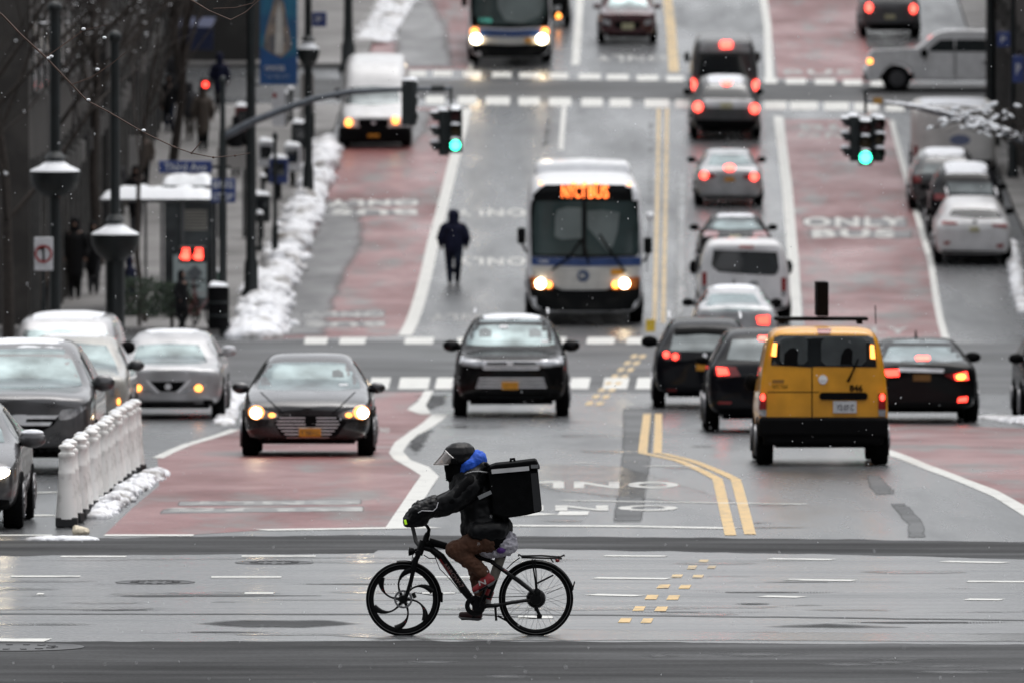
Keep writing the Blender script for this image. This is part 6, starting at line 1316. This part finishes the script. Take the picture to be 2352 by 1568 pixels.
person('person with blue bag crouching low behind the parked row at the left', 300, 742, 1.35, .75, 0, NAVY, BEIG, 8, 1, R(90))
person('small dark figure near the bicycles below the kiosk poster', 418, 775, 1.30, .70, 0, BLKC, BLKC, 9, None, R(60))
for i, (x, y, h, cm, lm, sd, lb) in enumerate(((388, 318, 1.7, BLKC, JEAN, 21, 'dark coated person behind the red shoed walker, nearer the shops'), (505, 268, 1.72, NAVY, BLKC, 22, 'person in navy near the red and grey box at the upper left'), (262, 520, 1.74, GRYC, BLKC, 23, 'person in grey behind the pale panel board beside the shops'), (542, 420, 1.68, BLKC, GRYC, 24, 'dark figure standing behind the square blue sign'), (330, 455, 1.7, BRNC, BLKC, 25, 'brown coated person beyond the kiosk roof near the pale panel board'), (404, 250, 1.7, GRYC, JEAN, 26, 'small dark figure at the top of the left pavement by the crossing'))):
    person(lb, x, y, h, .75, 0, cm, lm, sd, None, pi if i % 2 else 0, .35)
person('dark figure low at the far left edge beside the building', 92, 760, 1.75, .60, 0, BRNC, BLKC, 12, 1, 0)
person('dark figure between the two planter posts at the left', 215, 690, 1.70, .62, 0, BLKC, GRYC, 13, None, 0)
t = thing('warning_lamp', 'round red lamp glowing at the upper left over the pavement', 'lamp', at_d(472, 195, 400)); MB().box((0, .15, 0), (.3, .2, .34)).build('housing', POLE, t, 35, .02); MB().lathe([(.005, -.02), (.07, -.01), (.08, .02), (.005, .02)], (0, 0, 0), 'y', 18).build('lens', TAIL, t)

# white delineator posts
POSTW = M('post_white', (.90, .89, .86), .5, col2=(.22, .21, .19), scale=6, t0=.52, t1=.82, detail=9); PB = M('post_base', (.015, .015, .016), .6)
p0, p1 = G(153.5, 1211), G(310, 1086); n = 15; d0 = None
labs = ['nearest white plastic lane post, at the lower left corner of the row'] + ['%s white lane post from the near end of the row' % o for o in 'second third fourth fifth sixth seventh eighth ninth tenth eleventh twelfth thirteenth fourteenth'.split()] + ['']
for i in range(n - 0):
    t_ = i/(n - 1); g = p0.lerp(p1, t_); g.z = zt(g.y)
    lab = labs[i] if i < n - 1 else 'farthest white plastic lane post, beside the silver crossover'
    if d0 is None:
        d0 = thing('lane_post', lab, 'lane post', g, 0, 'white posts along the lane edge')
        MB().lathe([(.125, .10), (.122, .16), (.100, .44), (.094, .58), (.098, .60), (.098, .63), (.090, .65), (.084, .78), (.094, .80), (.098, .82), (.094, .84), (.068, .86), (.068, .885), (.088, .895), (.092, .92), (.075, .94), (.01, .945)], n=22).build('shaft', POSTW, d0, 40)
        MB().box((0, 0, .065), (.25, .22, .11)).box((-.07, 0, .01), (.08, .2, .06)).box((.07, 0, .01), (.08, .2, .06)).build('base', PB, d0, 35, .012); snowcap(MB(), (0, 0, .94), .055, .055, .03, 6, 6).build('snow', SNT, d0, 60)
    else:
        r_ = d0.copy(); COL.objects.link(r_); r_.matrix_world = Matrix.Translation(g) @ Matrix.Rotation(random.uniform(-.3, .3), 4, 'Z') @ Matrix.Rotation(random.uniform(-.045, .045), 4, 'Y'); r_['label'] = lab
        for ch_ in d0.children: c2 = ch_.copy(); COL.objects.link(c2); c2.parent = r_
ick = blob(MB().ball((0, 0, .03), (.085, .07, .05)).ball((.05, 0, .03), (.05, .06, .04)).ball((-.04, .02, .06), (.04, .04, .035)), 'ice_chunk', M('ice_yellow', (.70, .62, .48), .5, var=.15, bump=.6), None, .01, 1, .012, .03); ick.location = G(184, 1226)
tag(ick, 'rounded yellowish ice chunk beside the nearest white lane post', 'ice chunk')

# trees
BARK = M('bark_dark', (.030, .023, .019), .85, var=.4, scale=12, bump=.5)
def tree(label, g, h, seed, snowy=.25, spread=1., lean=(0, 0), levels=4, r0=.14, name='bare_tree', first=.32, droop=.0):
    rnd = random.Random(seed); t = thing(name, label, 'tree', g, 0, 'bare street trees'); tr_, cr, sn = MB(), MB(), MB()
    def grow(p, d, L, r, lv, mb):
        pts = [p]; rr = [r]; k = 4; q = p
        for i in range(k):
            d = (d + Vector((rnd.uniform(-1, 1), rnd.uniform(-1, 1), rnd.uniform(-.6, .8) - droop*lv)) * .17).normalized(); q = q + d*L/k; pts.append(q); rr.append(max(.004, r*(1 - .55*(i+1)/k)))
        mb.tube(pts, rr, 6 if lv < 2 else 4, False)
        if lv >= 1 and rnd.random() < snowy and abs(d.z) < .8:
            for a in pts[1:]: sn.ball(a + Vector((0, 0, rr[1])), (max(.03, rr[1]*1.6)*rnd.uniform(.8, 1.8), .03, max(.015, rr[1]*.8)), 6, 4)
        if lv < levels:
            for i in range(rnd.randint(4, 6) if lv else 8):
                f = rnd.uniform(.3, 1.) if lv else rnd.uniform(first, 1); j = min(k - 1, int(f*k)); a = pts[j].lerp(pts[j+1], f*k - j if f < 1 else 1)
                dd = (d + Vector((rnd.uniform(-1, 1)*spread, rnd.uniform(-1, 1)*spread, rnd.uniform(-.15, .5)))*(.95)).normalized(); grow(a, dd, L*rnd.uniform(.45, .7), rr[j]*.5, lv + 1, cr)
    grow(Vector((0, 0, -.1)), Vector((lean[0], lean[1], 1)).normalized(), h, r0, 0, tr_)
    tr_.build('trunk', BARK, t, 60); cr.build('crown', BARK, t, 60)
    if sn.v: sn.build('snow', SNT, t, 0)
    return t
def W(px, dist):
    x = (px - PW/2)/F*dist; return Vector((x, dist, zt(dist) + .1))
tree('bare street tree with sparse snow at the far left behind the white panel', W(20, 225), 7.5, 11, .12, 1.1, levels=3)
tree('bare tree at the left in front of the corner building', W(90, 262), 9, 12, .15, 1.1)
tree('bare tree spreading over the dark shops left of the long lamp post', W(230, 280), 9.5, 13, .15, 1.2)
tree('slender bare tree rising beside the kiosk with a thin crooked trunk', W(335, 252), 6.5, 14, .1, .8, levels=3, r0=.07, first=.5)
tree('bare tree farther up the left pavement at the top', W(395, 318), 8, 15, .15, 1.1)
tree('bare tree at the top left beyond the upper crosswalk', W(560, 372), 8, 16, .15, 1.1)
ts = thing('bare_tree', 'snow laden tree reaching in from the right edge over the boxy van', 'tree', W(2450, 236), 0, 'bare street trees'); o3 = ts.location; rnd = random.Random(3); brs, sns = MB(), MB()
MB().tube([(0, 0, -.1), (-.1, 0, 2.5), (-.3, 0, 4.6)], [.12, .1, .06]).build('trunk', BARK, ts)
for k in range(17):
    a = (rnd.uniform(2360, 2450), rnd.uniform(250, 360)); b = (rnd.uniform(2085, 2300), rnd.uniform(225, 312)); dd = 236 + rnd.uniform(-1.5, 1.5); pp_ = []
    for q in range(9):
        t_ = q/8; x = a[0] + (b[0] - a[0])*t_; y = a[1] + (b[1] - a[1])*t_ - 14*sin(pi*t_) + rnd.uniform(-11, 11); r_ = ray(x, y); pp_.append(CAM + r_*(dd/r_.y) - o3)
    brs.tube(pp_, [.03*(1 - .8*q/8) for q in range(9)], 4, False)
    for q in range(4, 9):
        if rnd.random() < .5: sns.ball(pp_[q] + Vector((0, 0, .02)), (rnd.uniform(.05, .13), .05, rnd.uniform(.02, .055)), 6, 4, Matrix.Rotation(rnd.uniform(-.7, .7), 3, 'Y'))
brs.build('crown', BARK, ts, 60); sns.build('snow', SNT, ts, 0)
tree('dark bare tree at the top right edge', W(2385, 330), 7.5, 18, .15, 1.2); tree('small snowy tree beyond the box truck at the upper right', W(2370, 372), 6, 19, .3, 1.1)
tree('bare tree beyond the upper right crosswalk behind the pickup', W(2300, 405), 8, 20, .12, 1.1)
tree('dense bare tree behind the long mast arm on the left pavement', W(430, 338), 7.5, 31, .15, 1.3); tree('bare tree close to the dark shops above the panel board', W(290, 305), 8.5, 32, .15, 1.3); tree('bare tree at the top left beside the navy awning', W(500, 388), 7.5, 33, .12, 1.2)
def twig(label, pts, d, rad, seed):
    rnd = random.Random(seed); P_ = []
    for x, y in pts: r_ = ray(x, y); P_.append(CAM + r_*d)
    base = P_[0].copy(); t = thing('bare_tree', label, 'tree', Vector((base.x - 1.5, base.y, 0)), 0, 'bare street trees'); o = t.location
    Q = [p - o for p in P_]; n_ = len(Q)
    MB().tube([Vector((0, 0, -.1)), Vector((-.05, 0, 3.0)), Vector((.05, 0, Q[0].z + .6))], [.12, .1, .05], 10).build('trunk', BARK, t)
    cr = MB(); cr.tube([Vector((.05, 0, Q[0].z + .4)), (Vector((.05, 0, Q[0].z + .4)) + Q[0])/2 + Vector((0, 0, .06))] + Q, [.02, .014] + [rad*(1 - .75*i/n_) for i in range(n_)], 6)
    return t, cr, Q
DT = 100.
t, cr, Q = twig('tree outside the left edge whose thin twig droops across the upper left corner', [(-60, -10), (5, 35), (50, 82), (105, 132), (165, 195), (200, 232), (250, 258), (330, 305), (400, 338), (440, 352), (490, 362), (540, 358), (574, 352)], DT, .010, 1)
for br in (((105, 132), (150, 100), (192, 70), (246, 57)), ((165, 195), (210, 178), (255, 148), (290, 120)), ((440, 352), (455, 335), (462, 325))):
    cr.tube([CAM + ray(x, y)*DT - t.location for x, y in br], [.006, .005, .004, .003][:len(br)], 5)
for i in range(3, 12): cr.ball(Q[i], .011, 6, 5)
cr.build('crown', M('twig_brown', (.085, .050, .038), .7, var=.3, scale=30), t, 60)
sn = MB()
for x, y in ((111, 137), (118, 133), (192, 70), (224, 163), (203, 233), (330, 303), (240, 90)): sn.ball(CAM + ray(x, y)*DT - t.location + Vector((0, 0, .012)), (.02, .02, .014), 6, 5)
sn.build('snow', SNT, t)
t, cr, Q = twig('tree outside the left edge with a forked twig along the top of the photo', [(-60, -40), (200, -30), (400, -18), (442, 2), (480, 25), (530, 46), (565, 28), (596, 0), (610, -20)], DT, .009, 2)
cr.tube([CAM + ray(x, y)*DT - t.location for x, y in ((490, 20), (540, 18), (580, 8), (600, -15))], [.005, .004, .004, .003], 5)
cr.build('crown', MATS['twig_brown'], t, 60)

# evergreen planting and clutter below the kiosk
GRN = M('evergreen', (.022, .040, .020), .8, col2=(.008, .016, .010), scale=9)
def shrub(label, px, py, rx, rz, seed):
    rnd = random.Random(seed); t = thing('evergreen_shrub', label, 'shrub', GP(px, py), 0, 'evergreen shrubs by the kiosk'); m = MB()
    for i in range(900):
        a = rnd.uniform(0, 2*pi); u = rnd.uniform(0, 1)**.5; z = rnd.uniform(.05, 1); c_ = Vector((rx*u*cos(a)*(1 - z*.4), rx*.8*u*sin(a)*(1 - z*.4), rz*z + .2)); d = Vector((rnd.uniform(-1,1), rnd.uniform(-1,1), rnd.uniform(-.2, 1))).normalized()*.10; q = d.orthogonal().normalized()*.03
        m.add([c_ - q, c_ + q, c_ + d], [(0,1,2)])
    m.build('foliage', GRN, t, 0); MB().tube([(0,0,0), (0,0,rz*.7)], .04).build('stem', BARK, t)
shrub('low dark evergreen shrub left of the kiosk poster', 320, 765, .75, .85, 1); shrub('dark evergreen shrub directly under the kiosk poster', 395, 772, .65, .80, 2)
def rbike(label, px, py, yaw):
    t = thing('parked_bicycle', label, 'bicycle', GP(px, py), yaw, 'parked bicycles by the kiosk')
    for x in (-.5, .5): MB().lathe([(.31, -.02), (.34, 0), (.31, .02), (.30, 0)], (x, 0, .34), 'y', 24, True).build('wheel', TYRE, t)
    MB().tube([(-.5,0,.34), (-.15,0,.32), (.38,0,.75), (-.2,0,.78), (-.15,0,.32)], .018).tube([(-.5,0,.34), (-.2,0,.78), (-.23,0,.92)], .015).tube([(.5,0,.34), (.38,0,.75), (.35,0,1.0)], .018).build('frame', M('frame_dull_red', (.10, .012, .012), .4), t); MB().tube([(.35,-.25,1.02), (.35,.25,1.02)], .014).build('handlebar', TRIM, t); MB().box((-.23,0,.94), (.24,.14,.05)).build('saddle', TRIM, t, 35, .02)
rbike('parked bicycle nearest the snowbank below the kiosk', 462, 772, R(60)); rbike('parked bicycle behind the silver crossover at the kiosk', 434, 765, R(75))
tag(MB().box(at_d(1494, 748, 775), (.20, .2, .26)).build('yellow_marker', M('marker_yellow', (.50, .34, .02), .5)), 'small yellow marker box at the centre line beside the black wagon', 'marker')

# falling snow
fl = MB(); rnd = random.Random(5)
for i in range(1500):
    d = rnd.uniform(70, 170); p = CAM + ray(rnd.uniform(-60, 2412), rnd.uniform(-40, 1600))*d
    if p.z < zt(p.y) + .1: continue
    r_ = rnd.uniform(.0022, .005); v = Vector((rnd.uniform(-.5, .5), 0, 1)).normalized()*r_*rnd.uniform(1, 2.4); u = Vector((v.z, 0, -v.x)).normalized()*r_; w_ = Vector((0, r_, 0))
    fl.add([p - v, p + u, p + w_, p - u, p - w_, p + v], [(0,1,2),(0,2,3),(0,3,4),(0,4,1),(5,2,1),(5,3,2),(5,4,3),(5,1,4)])
tag(fl.build('snowflakes', M('flake', (.85, .86, .88), .7, var=0), None, 0), 'fine snowflakes drifting through the air over the street', 'snowflakes', None, 'stuff')
